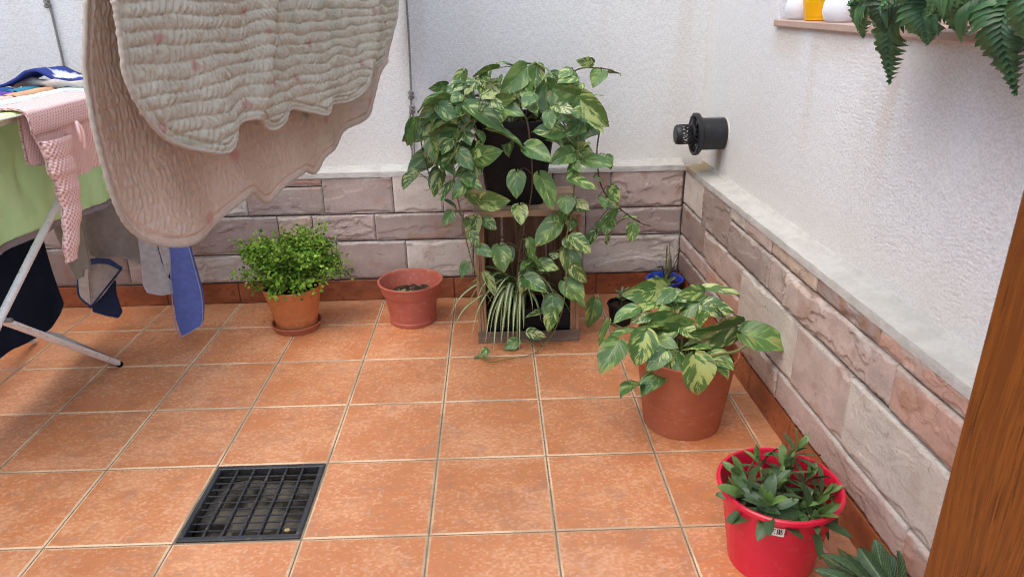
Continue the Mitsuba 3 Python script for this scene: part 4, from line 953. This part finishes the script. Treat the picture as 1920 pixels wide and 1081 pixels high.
FR = [((1.66, 1.29, .05), (1.60, 1.235, .085), (1.572, 1.118, .05), .060, 17, .9), ((1.60, 1.30, .07), (1.52, 1.27, .11), (1.475, 1.205, .07), .062, 14, 1.5), ((1.68, 1.31, .08), (1.66, 1.27, .14), (1.645, 1.222, .12), .055, 13, .55),
      ((1.76, 1.30, .07), (1.76, 1.26, .12), (1.755, 1.205, .10), .058, 13, 1.1), ((1.88, 1.30, .06), (1.83, 1.26, .10), (1.80, 1.222, .07), .055, 13, 1.2), ((1.94, 1.30, .07), (1.95, 1.24, .11), (1.945, 1.14, .06), .055, 16, .9),
      ((1.70, 1.33, .08), (1.60, 1.31, .13), (1.50, 1.265, .12), .055, 13, 1.2), ((1.84, 1.34, .09), (1.76, 1.32, .15), (1.68, 1.262, .15), .055, 13, 1.4), ((1.95, 1.34, .09), (1.88, 1.30, .16), (1.83, 1.25, .15), .055, 13, 1.25), ((2.02, 1.32, .08), (2.03, 1.28, .13), (2.02, 1.20, .10), .055, 13, 1.0),
      ((1.80, 1.32, .10), (1.80, 1.33, .16), (1.79, 1.27, .19), .05, 11, 1.3), ((1.62, 1.34, .05), (1.53, 1.36, .08), (1.45, 1.33, .08), .055, 13, 1.1), ((1.9, 1.36, .05), (1.9, 1.42, .12), (1.9, 1.38, .2), .05, 12, 1.2)]
for (a, b, c, wd, npn, tone) in FR:
    frond(G(*a), G(*b), G(*c), wd, npn, tone, V(-.72, -.58, .32))

# ---------------------------------------------------------------- clotheslines and the tails of their cords
def cord(label, x, zlow, knots, double):
    c = thing('hanging_rope', label, 'rope')
    pts = [(x - .003, .327, 2.05), (x, .327, 1.6), (x + .004, .326, 1.2), (x - .002, .326, .95)]
    if not double:
        put('strand', tube(spline(pts + [(x - .02, .326, .6)], 30), .0045, 6), 'cord_grey', c, smooth=True)
    else:
        put('strand', tube(spline(pts + [(x - .006, .325, .87)], 30), .0045, 6), 'cord_grey', c, smooth=True)
        for s in (-1, 1):
            put('strand', tube(spline([(x - .006, .325, .885), (x - .008 + s * .007, .325, .8), (x - .010 + s * .005, .325, .70), (x - .014 + s * .004, .325, zlow)], 20), .0038, 6), 'cord_grey', c, smooth=True)
    for z in knots:
        t = np.linspace(0, 2 * math.pi, 40)
        K = np.c_[x - .003 + .009 * np.sin(2 * t), .322 + .004 * np.cos(3 * t), z + .014 * np.sin(t)]
        put('knot', tube(K, .0048, 6), 'cord_grey', c, smooth=True)
cord('grey cord with two knots hanging down the back wall beside the quilt', -.146, .62, [.915, .855], True)
cord('grey cord hanging down the back wall above the drying rack', -1.572, .62, [1.30], False)
cl = thing('clothesline', 'clothesline that carries the quilt', 'clothesline')
put('line', tube([(-.085, .34, 1.97), (-.60, -2.96, 1.97)], .003, 6), 'cord_grey', cl)
cl2 = thing('clothesline', 'clothesline behind the quilt that carries the reversible fleece robe', 'clothesline')
put('line', tube([(-1.02, .34, 1.97), (-1.02, -2.96, 1.97)], .003, 6), 'cord_grey', cl2)

# ---------------------------------------------------------------- the quilt
quilt = thing('quilt', 'cream quilted bedspread with scalloped hem hanging folded over the clothesline', 'quilt')
def smooth_line(p, n): return spline(p, n)
ZT = 1.965
def flap(outline, right_end, base_x, slope, front):
    o = [list(q) for q in outline]
    low = [q for q in o if q[0] < right_end[0][0] - .02] + right_end
    c = smooth_line(low, 220)
    poly = sg.Polygon([tuple(q) for q in c] + [(c[-1][0], ZT - .004), (c[0][0], ZT - .004)]).buffer(0)
    if poly.geom_type != 'Polygon': poly = max(poly.geoms, key=lambda g: g.area)
    hem = sg.LineString(c)
    def place(pts):
        y, z = pts[:, 0], pts[:, 1]
        k = np.clip((ZT - z) / .9, 0, 1.3)
        x = base_x + slope * y
        xt = -.146 + .156 * (y - 0)                    # the line above
        kk = np.clip(k * 1.15, 0, 1) ** .7
        x = xt + (x - xt) * kk
        d = shapely.distance(hem, shapely.points(pts))
        ph = y * 2 * np.pi / .27 + 1.25 * 2 * np.pi / .27
        x = x + (.011 if front else .009) * np.cos(ph) * np.exp(-d / .13) + .055 * (meshkit.fbm(np.c_[y * 3.2, z * 1.1, np.full(len(y), 3.0 + front)], 2) - .5) * np.clip(k * 2, 0, 1)
        x = x + .022 * np.exp(-((y + 1.02 - .55 * (z - 1.15)) / .045) ** 2) * np.clip(k * 2, 0, 1) * (1 if front else 0) + .03 * np.exp(-((y + .30 - .5 * (z - 1.15)) / .08) ** 2) * (1 if front else 0)
        # quilting: puffed cells between the stitch rows, crinkled by washing
        yw = y + .022 * (meshkit.noise(np.c_[y * 24, z * 24, y * 0], 5) - .5); zw = z + .026 * (meshkit.fbm(np.c_[y * 9, z * 14, y * 0], 2, 9) - .5)
        row = zw / .027; ri = np.floor(row); rv = row - ri
        cell = yw / .0145 + .5 * (ri % 2) + 1.5 * meshkit.noise(np.c_[ri * 7.7, yw * 26, zw * 30], 4); ci = cell - np.floor(cell)
        puff = np.abs(np.sin(np.pi * rv)) ** .38 * (.18 + .82 * np.abs(np.sin(np.pi * ci)) ** .6)
        amp = (.0074 if front else .0030) * (.80 + .4 * meshkit.noise(np.c_[ri * 3.3, np.floor(cell) * 5.1, ri * 0], 8))
        crk = meshkit.fbm(np.c_[y * 120, z * 60, y * 0], 2, 6) - .5
        edge = np.clip(d / .02, 0, 1)
        x = x + (amp * puff + .0055 * (meshkit.fbm(np.c_[y * 85, z * 55, y * 0], 3, 26) - .5) * (1 if front else .25) + .0030 * crk + .0022 * (meshkit.fbm(np.c_[y * 330, z * 210, y * 0], 2, 16) - .5)) * (.3 + .7 * edge) - .005 * np.exp(-((d - .016) / .003) ** 2)
        N = V(1, -slope, 0) / math.hypot(1, slope)
        return np.c_[x, y, z], np.tile(N, (len(y), 1))
    zc = 1.37
    fine = poly.intersection(sg.box(-9, -9, 9, zc)); coarse = poly.intersection(sg.box(-9, zc, 9, 9))
    m1, u1 = cloth(fine, .0027 if front else .0031, place, .005)
    m2, u2 = cloth(coarse, .014, place, .005)
    mesh, uv = join(m1, m2), np.vstack([u1, u2])
    H = smooth_line(low, 320)
    F, N = place(H)
    bind = tube(F - N * .0035 + V(.0, 0, -.001), .0050 + .0007 * np.sin(np.arange(320) * 1.9), 7)
    return mesh, uv, bind
mf, uvf, bf = flap(FRONT, [[-.034, 1.140], [.03, 1.19], [.075, 1.28], [.09, 1.42]], -.16, .2, True)
k1 = put('front_flap', mf, 'quilt_cotton', quilt, smooth=True, uv=uvf)
put('hem', bf, 'binding_cloth', k1, smooth=True)
mb, uvb, bb = flap(BACK, [[-.092, .895], [-.03, .95], [.05, 1.045], [.16, 1.075], [.25, 1.12], [.298, 1.22], [.305, 1.42]], -.25, .2, False)
k2 = put('back_flap', mb, 'quilt_reverse', quilt, smooth=True, uv=uvb, label='reverse of the quilt with pinkish floor light in its colour, hanging lower behind the front')
put('hem', bb, 'binding_cloth', k2, smooth=True)

# ---------------------------------------------------------------- drying rack and its laundry
rack = thing('drying_rack', 'white metal folding drying rack loaded with laundry at the left', 'drying rack')
RZ, RY0, RY1 = 1.012, -1.72, -.02
WX = [-1.105 - .068 * i for i in range(11)]
for x in WX: put('wire', tube([(x, RY0, RZ), (x, RY1, RZ)], .0024, 6), 'white_paint', rack)
for y in (RY0, RY1): put('end_rail', tube([(WX[0] + .01, y, RZ), (WX[-1] - .01, y, RZ)], .0075, 8), 'white_paint', rack, smooth=True)
for x, name in ((-1.185, 'a'), (-1.72, 'b')):
    put('leg', tube([(x, -.325, .012) if x > -1.5 else (x, -.10, .012), (x, -.95, .47), (x, -1.55, RZ - .01)], .0115, 10), 'white_paint', rack, smooth=True) if x < -1.5 else put('leg', tube([(-1.268, -.325, .014), (-1.205, -.92, .462), (-1.19, -1.60, RZ - .012)], .0115, 10), 'white_paint', rack, smooth=True)
    put('leg', tube([(x - .014, -1.62, .012), (x - .012, -.945, .482), (x - .008, -.30, .86), (x - .008, -.24, RZ - .012)], .0115, 10), 'white_paint', rack, smooth=True)
    put('pivot', tube([(x - .035, -.935, .472), (x + .012, -.935, .472)], .007, 8), 'grey_steel', rack, smooth=True)
put('foot_bar', tube([(-1.272, -.322, .016), (-1.64, -.07, .02), (-1.72, -.03, .02)], .010, 8), 'grey_steel', rack, smooth=True)  # rear foot bar: its shade is put in by this grey
put('foot_bar', tube([(-1.20, -1.62, .014), (-1.73, -1.62, .014)], .0105, 8), 'white_paint', rack, smooth=True)
put('foot_cap', tube([(-1.285, -.313, .012), (-1.258, -.332, .012)], .0118, 8), 'black_plastic', rack, smooth=True)

def vertical(x0, slope, amp, sc, seed, lean=0.0, ztop=RZ):
    """a panel hanging across x: pts are (y, z)"""
    def place(p):
        y, z = p[:, 0], p[:, 1]
        k = np.clip((ztop - z) / .25, 0, 1)
        x = x0 + slope * y + lean * (ztop - z) + amp * k * 2 * (meshkit.fbm(np.c_[y * sc, z * sc * .28, y * 0 + seed], 3, seed) - .5)
        return np.c_[x, y, z], np.tile(V(1, -slope, 0) / math.hypot(1, slope), (len(y), 1))
    return place
def facing(y0, amp, sc, seed, ztop=1.0, curl=0.0):
    """a panel across y: pts are (x, z)"""
    def place(p):
        x, z = p[:, 0], p[:, 1]
        k = np.clip((ztop - z) / .25, 0, 1)
        xm = (x - x.min()) / (np.ptp(x) + 1e-9) - .5
        y = y0 + amp * k * 2 * (meshkit.fbm(np.c_[x * sc, z * sc * .28, x * 0 + seed], 3, seed) - .5) + curl * xm * xm * 4
        return np.c_[x, y, z], np.tile(V(0, -1, 0), (len(x), 1))
    return place
def rounded(pts, r): return sg.Polygon(pts).buffer(-r).buffer(2 * r).buffer(-r)
def tinted(mesh, c, var=.18, sc=9, seed=0):
    v = mesh[0]; t = 1 - var / 2 + var * meshkit.fbm(v * sc + seed, 3)
    return np.clip(np.array(c)[None] * t[:, None], 0, 1)
def garment(parent, name, poly, step, place, thick, mat, col, r=.008, label=None, uvs=False, var=.16):
    m, uv = cloth(rounded(poly, r) if r else sg.Polygon(poly), step, place, thick)
    if uvs: return put(name, m, mat, parent, smooth=True, label=label, uv=uv)
    return put(name, m, mat, parent, smooth=True, label=label, color=tinted(m, col, .5 if mat == 'fleece' else var, 70 if mat == 'fleece' else 9))
def drape(prof, y0, y1, step=.015, thick=.004, amp=.006, seed=0, skew=0.0):
    """cloth lying along a path in x and z, y0..y1 wide"""
    P = spline(prof, max(8, int(sum(np.hypot(*(np.diff(np.array(prof), axis=0).T))) / step)))
    ys = np.linspace(y0, y1, max(3, int((y1 - y0) / step)))
    n, m_ = len(P), len(ys)
    tg = np.gradient(P, axis=0); tg /= np.linalg.norm(tg, axis=1, keepdims=True)
    F = np.zeros((n, m_, 3)); N = np.zeros_like(F)
    F[..., 0] = P[:, :1]; F[..., 1] = ys[None] + skew * np.linspace(0, 1, n)[:, None]; F[..., 2] = P[:, 1:]
    nn = np.c_[-tg[:, 1], np.zeros(n), tg[:, 0]]
    if nn[:, 2].sum() < 0: nn = -nn
    N[:] = nn[:, None, :]
    F = F + N * (amp * 2 * (meshkit.fbm(F * V(14, 14, 14) + seed, 3) - .3))[..., None]
    idx = np.arange(n * m_).reshape(n, m_)
    f = np.vstack([np.c_[idx[:-1, :-1].ravel(), idx[:-1, 1:].ravel(), idx[1:, 1:].ravel()], np.c_[idx[:-1, :-1].ravel(), idx[1:, 1:].ravel(), idx[1:, :-1].ravel()]])
    v = F.reshape(-1, 3); b = (F - N * thick).reshape(-1, 3); k = len(v)
    ring = np.r_[idx[0, :-1], idx[:-1, -1], idx[-1, :0:-1], idx[:0:-1, 0]]; j = np.roll(ring, -1)
    f = np.vstack([f, f[:, ::-1] + k, np.c_[ring, ring + k, j + k], np.c_[ring, j + k, j]])
    return np.vstack([v, b]), f
# lime sheet
ls = thing('bed_sheet', 'lime green bed sheet with a grey hem hanging from the drying rack', 'sheet')
GP = [(-1.15, 1.006), (-1.15, .630), (-.9, .628), (-.60, .622), (-.3, .612), (.02, .595), (.02, 1.006)]
mS, _ = cloth(sg.Polygon(GP), .012, vertical(-1.285, 0, .034, 9, 3), .003)
vS = mS[0]; tt = .82 + .36 * meshkit.fbm(vS * V(3, 5, 4), 3)
yel = np.clip((meshkit.fbm(vS * V(2, 2.5, 2) + 5, 2) - .4) * 3, 0, 1)[:, None]
put('panel', mS, 'fabric', ls, smooth=True, color=np.clip((V(.62, .95, .50) * (1 - .6 * yel) + V(.78, .95, .40) * .6 * yel) * tt[:, None], 0, 1))
hemP = [(-1.15, .631), (-.6, .623), (.02, .596), (.02, .578), (-.6, .602), (-1.15, .611)]
garment(ls, 'hem', hemP, .010, vertical(-1.283, 0, .034, 9, 3), .005, 'fabric', (.30, .27, .30), r=0)
# white towel with pale stripes over the top
wt_ = thing('towel', 'white towel with pale blue stripes lying flat over the rack wires', 'towel')
mW = drape([(-1.158, .985), (-1.157, 1.004), (-1.172, 1.020), (-1.23, 1.021), (-1.30, 1.022), (-1.318, 1.018)], -1.35, -.13, .010, .004, .005, 2)
xw = mW[0][:, 0]; strip = ((np.abs(xw + 1.205) < .007) | (np.abs(xw + 1.245) < .006) | (np.abs(xw + 1.285) < .008))[:, None]
put('cloth', mW, 'fabric', wt_, smooth=True, color=np.where(strip, V(.40, .62, .70), V(.72, .75, .73)))
mL = drape([(-1.285, 1.000), (-1.28, 1.008), (-1.22, 1.0155), (-1.165, 1.0155), (-1.128, 1.016), (-1.118, 1.008)], -1.15, -.72, .012, .003, .003, 14)
put('top_fold', mL, 'fabric', ls, smooth=True, color=tinted(mL, (.68, .86, .42), .15))
def top_cloth(name, label, cat, x0, x1, y0, y1, c, seed, hang=.05, mat='fabric', amp=.006):
    t = thing(name, label, cat)
    m_ = drape([(x0 + .010, RZ - hang), (x0 + .008, RZ - .01), (x0 - .008, RZ + .012), ((x0 + x1) / 2, RZ + .010), (x1 + .010, RZ + .012), (x1 - .008, RZ - .01), (x1 - .010, RZ - hang)], y0, y1, .011, .005, amp, seed)
    put('cloth', m_, mat, t, smooth=True, color=tinted(m_, c, .3, 16))
top_cloth('towel', 'tan towel folded over the rack wires beside the striped white towel', 'towel', -1.332, -1.385, -.40, -.055, (.60, .35, .21), 4)
top_cloth('towel', 'pale peach towel folded over the rack wires at the picture edge', 'towel', -1.332, -1.385, -1.2, -.415, (.70, .50, .42), 8)
top_cloth('towel', 'teal cloth folded over the rack under the bunched navy garment', 'towel', -1.405, -1.45, -.27, -.03, (.05, .22, .33), 5)
top_cloth('garment', 'purple garment folded over the wires of the drying rack', 'clothing', -1.405, -1.455, -1.2, -.285, (.17, .09, .38), 6, amp=.012)
top_cloth('garment', 'dark blue garment lying at the far left edge of the drying rack', 'clothing', -1.475, -1.58, -1.2, -.185, (.04, .10, .24), 7, amp=.014)
# bunched navy garment with white shapes
ng = thing('garment', 'navy garment with white shapes and grey lining bunched on top of the rack', 'clothing')
mN = drape([(-1.215, 1.026), (-1.26, 1.046), (-1.33, 1.056), (-1.39, 1.082), (-1.44, 1.064), (-1.50, 1.040), (-1.535, 1.027)], -.17, -.015, .008, .010, .012, 9)
vN = mN[0]; star = (np.hypot((vN[:, 0] + 1.325) / .062, (vN[:, 1] + .10) / .065) + .9 * (meshkit.fbm(vN * 30 + 3, 2) - .5) < .8)[:, None]
put('cloth', mN, 'fabric', ng, smooth=True, color=np.where(star, V(.60, .61, .66), V(.045, .065, .24)))
ll = spline([(-1.55, -.065, 1.028), (-1.49, -.10, 1.038), (-1.43, -.125, 1.040), (-1.36, -.165, 1.036), (-1.29, -.185, 1.038), (-1.20, -.21, 1.034)], 60)
mT = tube(ll, .0125 + .004 * np.sin(np.arange(60) * .35), 12)
put('lining', mT, 'fleece', ng, smooth=True, color=tinted(mT, (.40, .365, .34), .4, 60), label='grey fleece lining rolled outwards')
ll2 = ll + V(.05, -.012, -.004); mT2 = tube(ll2[:34], .0105 + .003 * np.sin(np.arange(34) * .4), 12)
put('lining', mT2, 'fleece', ng, smooth=True, color=tinted(mT2, (.37, .33, .31), .4, 60))
# pink knitted jumper
pk = thing('jumper', 'pink knitted jumper with a long sleeve hanging on the drying rack', 'clothing')
body = [(-.762, 1.02), (-.738, .94), (-.722, .90), (-.730, .85), (-.70, .825), (-.622, .806), (-.55, .800), (-.471, .803), (-.36, .80), (-.36, .985), (-.755, .985)]
garment(pk, 'body', body, .007, vertical(-1.092, 0, .028, 13, 21), .008, 'pink_knit', None, r=.010, uvs=True)
shoulder = drape([(-1.0885, .955), (-1.0882, .99), (-1.093, 1.014), (-1.106, 1.024), (-1.135, 1.0285), (-1.19, 1.030)], -.762, -.36, .012, .006, .003, 22)
put('shoulder', shoulder, 'pink_knit', pk, smooth=True, uv=np.c_[shoulder[0][:, 1], shoulder[0][:, 2] + shoulder[0][:, 0]])
garment(pk, 'back_panel', [(-.742, 1.008), (-.752, .94), (-.756, .872), (-.715, .862), (-.672, .858), (-.66, .93), (-.69, 1.008)], .007, vertical(-1.124, 0, .008, 12, 23), .007, 'pink_knit', None, r=.006, uvs=True, label='shorter back panel of the jumper with a ribbed edge')
def sleeve(path, r0, r1, flat=.42):
    P = spline(path, 60); n = 22; a = np.arange(n) * 2 * np.pi / n; v, uv = [], []
    for i, q in enumerate(P):
        s = i / 59; r = r0 + (r1 - r0) * s; r *= 1 + .07 * math.sin(i * .55) + .03 * math.sin(i * 1.3)
        if s > .93: r *= .9
        for x in a:
            v.append(q + V(flat * r * math.cos(x), r * math.sin(x), 0)); uv.append([math.sin(x) * r + .3, q[2]])
    f = []
    for i in range(59):
        for k in range(n):
            l = (k + 1) % n
            f += [[i * n + k, i * n + l, (i + 1) * n + l], [i * n + k, (i + 1) * n + l, (i + 1) * n + k]]
    c = len(v); v.append(P[-1] + V(0, 0, .002)); uv.append([.3, P[-1][2]])
    for k in range(n): f.append([59 * n + k, 59 * n + (k + 1) % n, c])
    return (np.array(v), np.array(f)), np.array(uv)
vf, uvz = sleeve([(-1.082, -.675, .935), (-1.076, -.690, .86), (-1.072, -.690, .80), (-1.070, -.706, .72), (-1.071, -.742, .64), (-1.073, -.762, .585)], .068, .030)
put('sleeve', vf, 'pink_knit', pk, smooth=True, uv=uvz)
for k, (y0, y1, z1) in enumerate([(-.575, -.565, .90), (-.545, -.556, .88)]):
    put('tie', tube(spline([(-1.075, -.56, .962), (-1.068, (y0 + y1) / 2, .93), (-1.071, y1, z1)], 10), .005, 6), 'pink_knit', pk, smooth=True, uv=np.zeros((62, 2)))
# navy sheet at the back
nb = thing('bed_sheet', 'large navy blue sheet hanging low at the back of the drying rack', 'sheet')
garment(nb, 'panel', [(-1.15, 1.0), (-1.15, .235), (-.9, .215), (-.593, .185), (-.422, .158), (-.255, .146), (-.19, .160), (-.160, .20), (-.172, .30), (-.192, .45), (-.20, 1.0)], .014, vertical(-1.512, 0, .035, 5, 31), .006, 'fabric', (.020, .028, .052), var=.5, r=.01)
# beige cloth behind the sleeve
bg = thing('garment', 'beige cloth strip hanging behind the pink sleeve', 'clothing')
garment(bg, 'panel', [(-1.425, 1.0), (-1.415, .56), (-1.402, .46), (-1.378, .342), (-1.345, .352), (-1.342, .376), (-1.314, .384), (-1.306, .54), (-1.300, 1.0)], .008, facing(-.275, .012, 14, 41), .005, 'fabric', (.40, .37, .30))
# reversible robe: navy outside, grey inside
rb = thing('fleece_robe', 'grey lined navy fleece hanging low behind the drying rack near the skirting', 'clothing')
garment(rb, 'lining', [(-1.53, 1.0), (-1.522, .40), (-1.516, .264), (-1.530, .185), (-1.494, .132), (-1.466, .30), (-1.452, .345), (-1.445, 1.0)], .007, facing(-.034, .008, 14, 51), .005, 'fleece', (.42, .37, .33), label='grey lining of the fleece', r=.004)
garment(rb, 'lining', [(-1.464, .326), (-1.40, .322), (-1.330, .300), (-1.38, .242), (-1.43, .186), (-1.497, .124), (-1.482, .21)], .006, facing(-.020, .008, 14, 53, curl=-.012), .005, 'fleece', (.40, .35, .31), r=.004)
garment(rb, 'lining', [(-1.545, 1.0), (-1.545, .35), (-1.46, .318), (-1.37, .322), (-1.325, .300), (-1.245, .262), (-1.12, .252), (-1.10, 1.0)], .010, facing(.045, .022, 9, 57), .006, 'fleece', (.30, .26, .235), label='wide taupe back of the fleece', r=.006)
garment(rb, 'outside', [(-1.505, .132), (-1.43, .19), (-1.385, .246), (-1.392, .21), (-1.399, .169), (-1.391, .087), (-1.411, .061), (-1.46, .072), (-1.513, .094)], .007, facing(-.002, .010, 16, 52), .007, 'fleece', (.022, .032, .075), label='navy outer face of the fleece turned below the lining', r=.005)
garment(rb, 'turned_edge', [(-1.470, .338), (-1.42, .343), (-1.37, .338), (-1.325, .300), (-1.332, .288), (-1.375, .314), (-1.42, .320), (-1.465, .316)], .005, facing(-.040, .005, 20, 54), .006, 'fleece', (.04, .055, .13), r=.003)
for pts_ in ([(-1.513, .262), (-1.529, .184), (-1.494, .130)], [(-1.332, .294), (-1.39, .235), (-1.497, .126)]):
    sp = spline([(q, -.036, z) for q, z in pts_], 18)
    put('trim', tube(sp, .0042, 6), 'fleece', rb, smooth=True, color=np.tile(V(.03, .042, .11), (18 * 6 + 2, 1)))
fr_ = thing('fleece_robe', 'light grey and bright blue reversible fleece hanging under the quilt', 'clothing')
garment(fr_, 'lining', [(-1.165, 1.96), (-1.185, .60), (-1.195, .46), (-1.225, .25), (-1.215, .212), (-1.16, .205), (-1.10, .212), (-1.04, .23), (-1.03, .45), (-1.03, 1.96)], .008, facing(-.11, .012, 14, 61), .007, 'fleece', (.52, .50, .50), label='light grey inside of the fleece', r=.012)
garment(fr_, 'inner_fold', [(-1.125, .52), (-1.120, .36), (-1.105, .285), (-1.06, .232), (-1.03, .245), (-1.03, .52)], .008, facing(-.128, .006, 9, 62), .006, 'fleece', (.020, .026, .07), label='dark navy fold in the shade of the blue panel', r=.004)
garment(fr_, 'turned_edge', [(-1.118, .60), (-1.112, .40), (-1.104, .288), (-1.075, .335), (-1.068, .40), (-1.06, .60)], .008, facing(-.138, .006, 9, 63), .006, 'fleece', (.47, .44, .43), r=.004)
BLUE = [(-1.04, 1.96), (-1.06, .60), (-1.067, .405), (-1.09, .25), (-1.105, .10), (-1.097, .046), (-1.087, .040), (-1.012, .082), (-.998, .096), (-.984, .16), (-.979, .234), (-.990, .41), (-1.0, .60), (-1.0, 1.96)]
garment(fr_, 'outside', BLUE, .008, facing(-.150, .009, 14, 64, curl=.012), .008, 'fleece', (.12, .165, .45), label='blue outside of the fleece', r=.004)
es = np.array(BLUE[1:-1]); es = np.c_[es[:, 0], np.full(len(es), -.155), es[:, 1]]
es = spline(es, 70)
put('edge_stitch', tube(es, .0022, 5), 'fleece', fr_, smooth=True, color=np.tile(V(.30, .33, .48), (70 * 5 + 2, 1)))
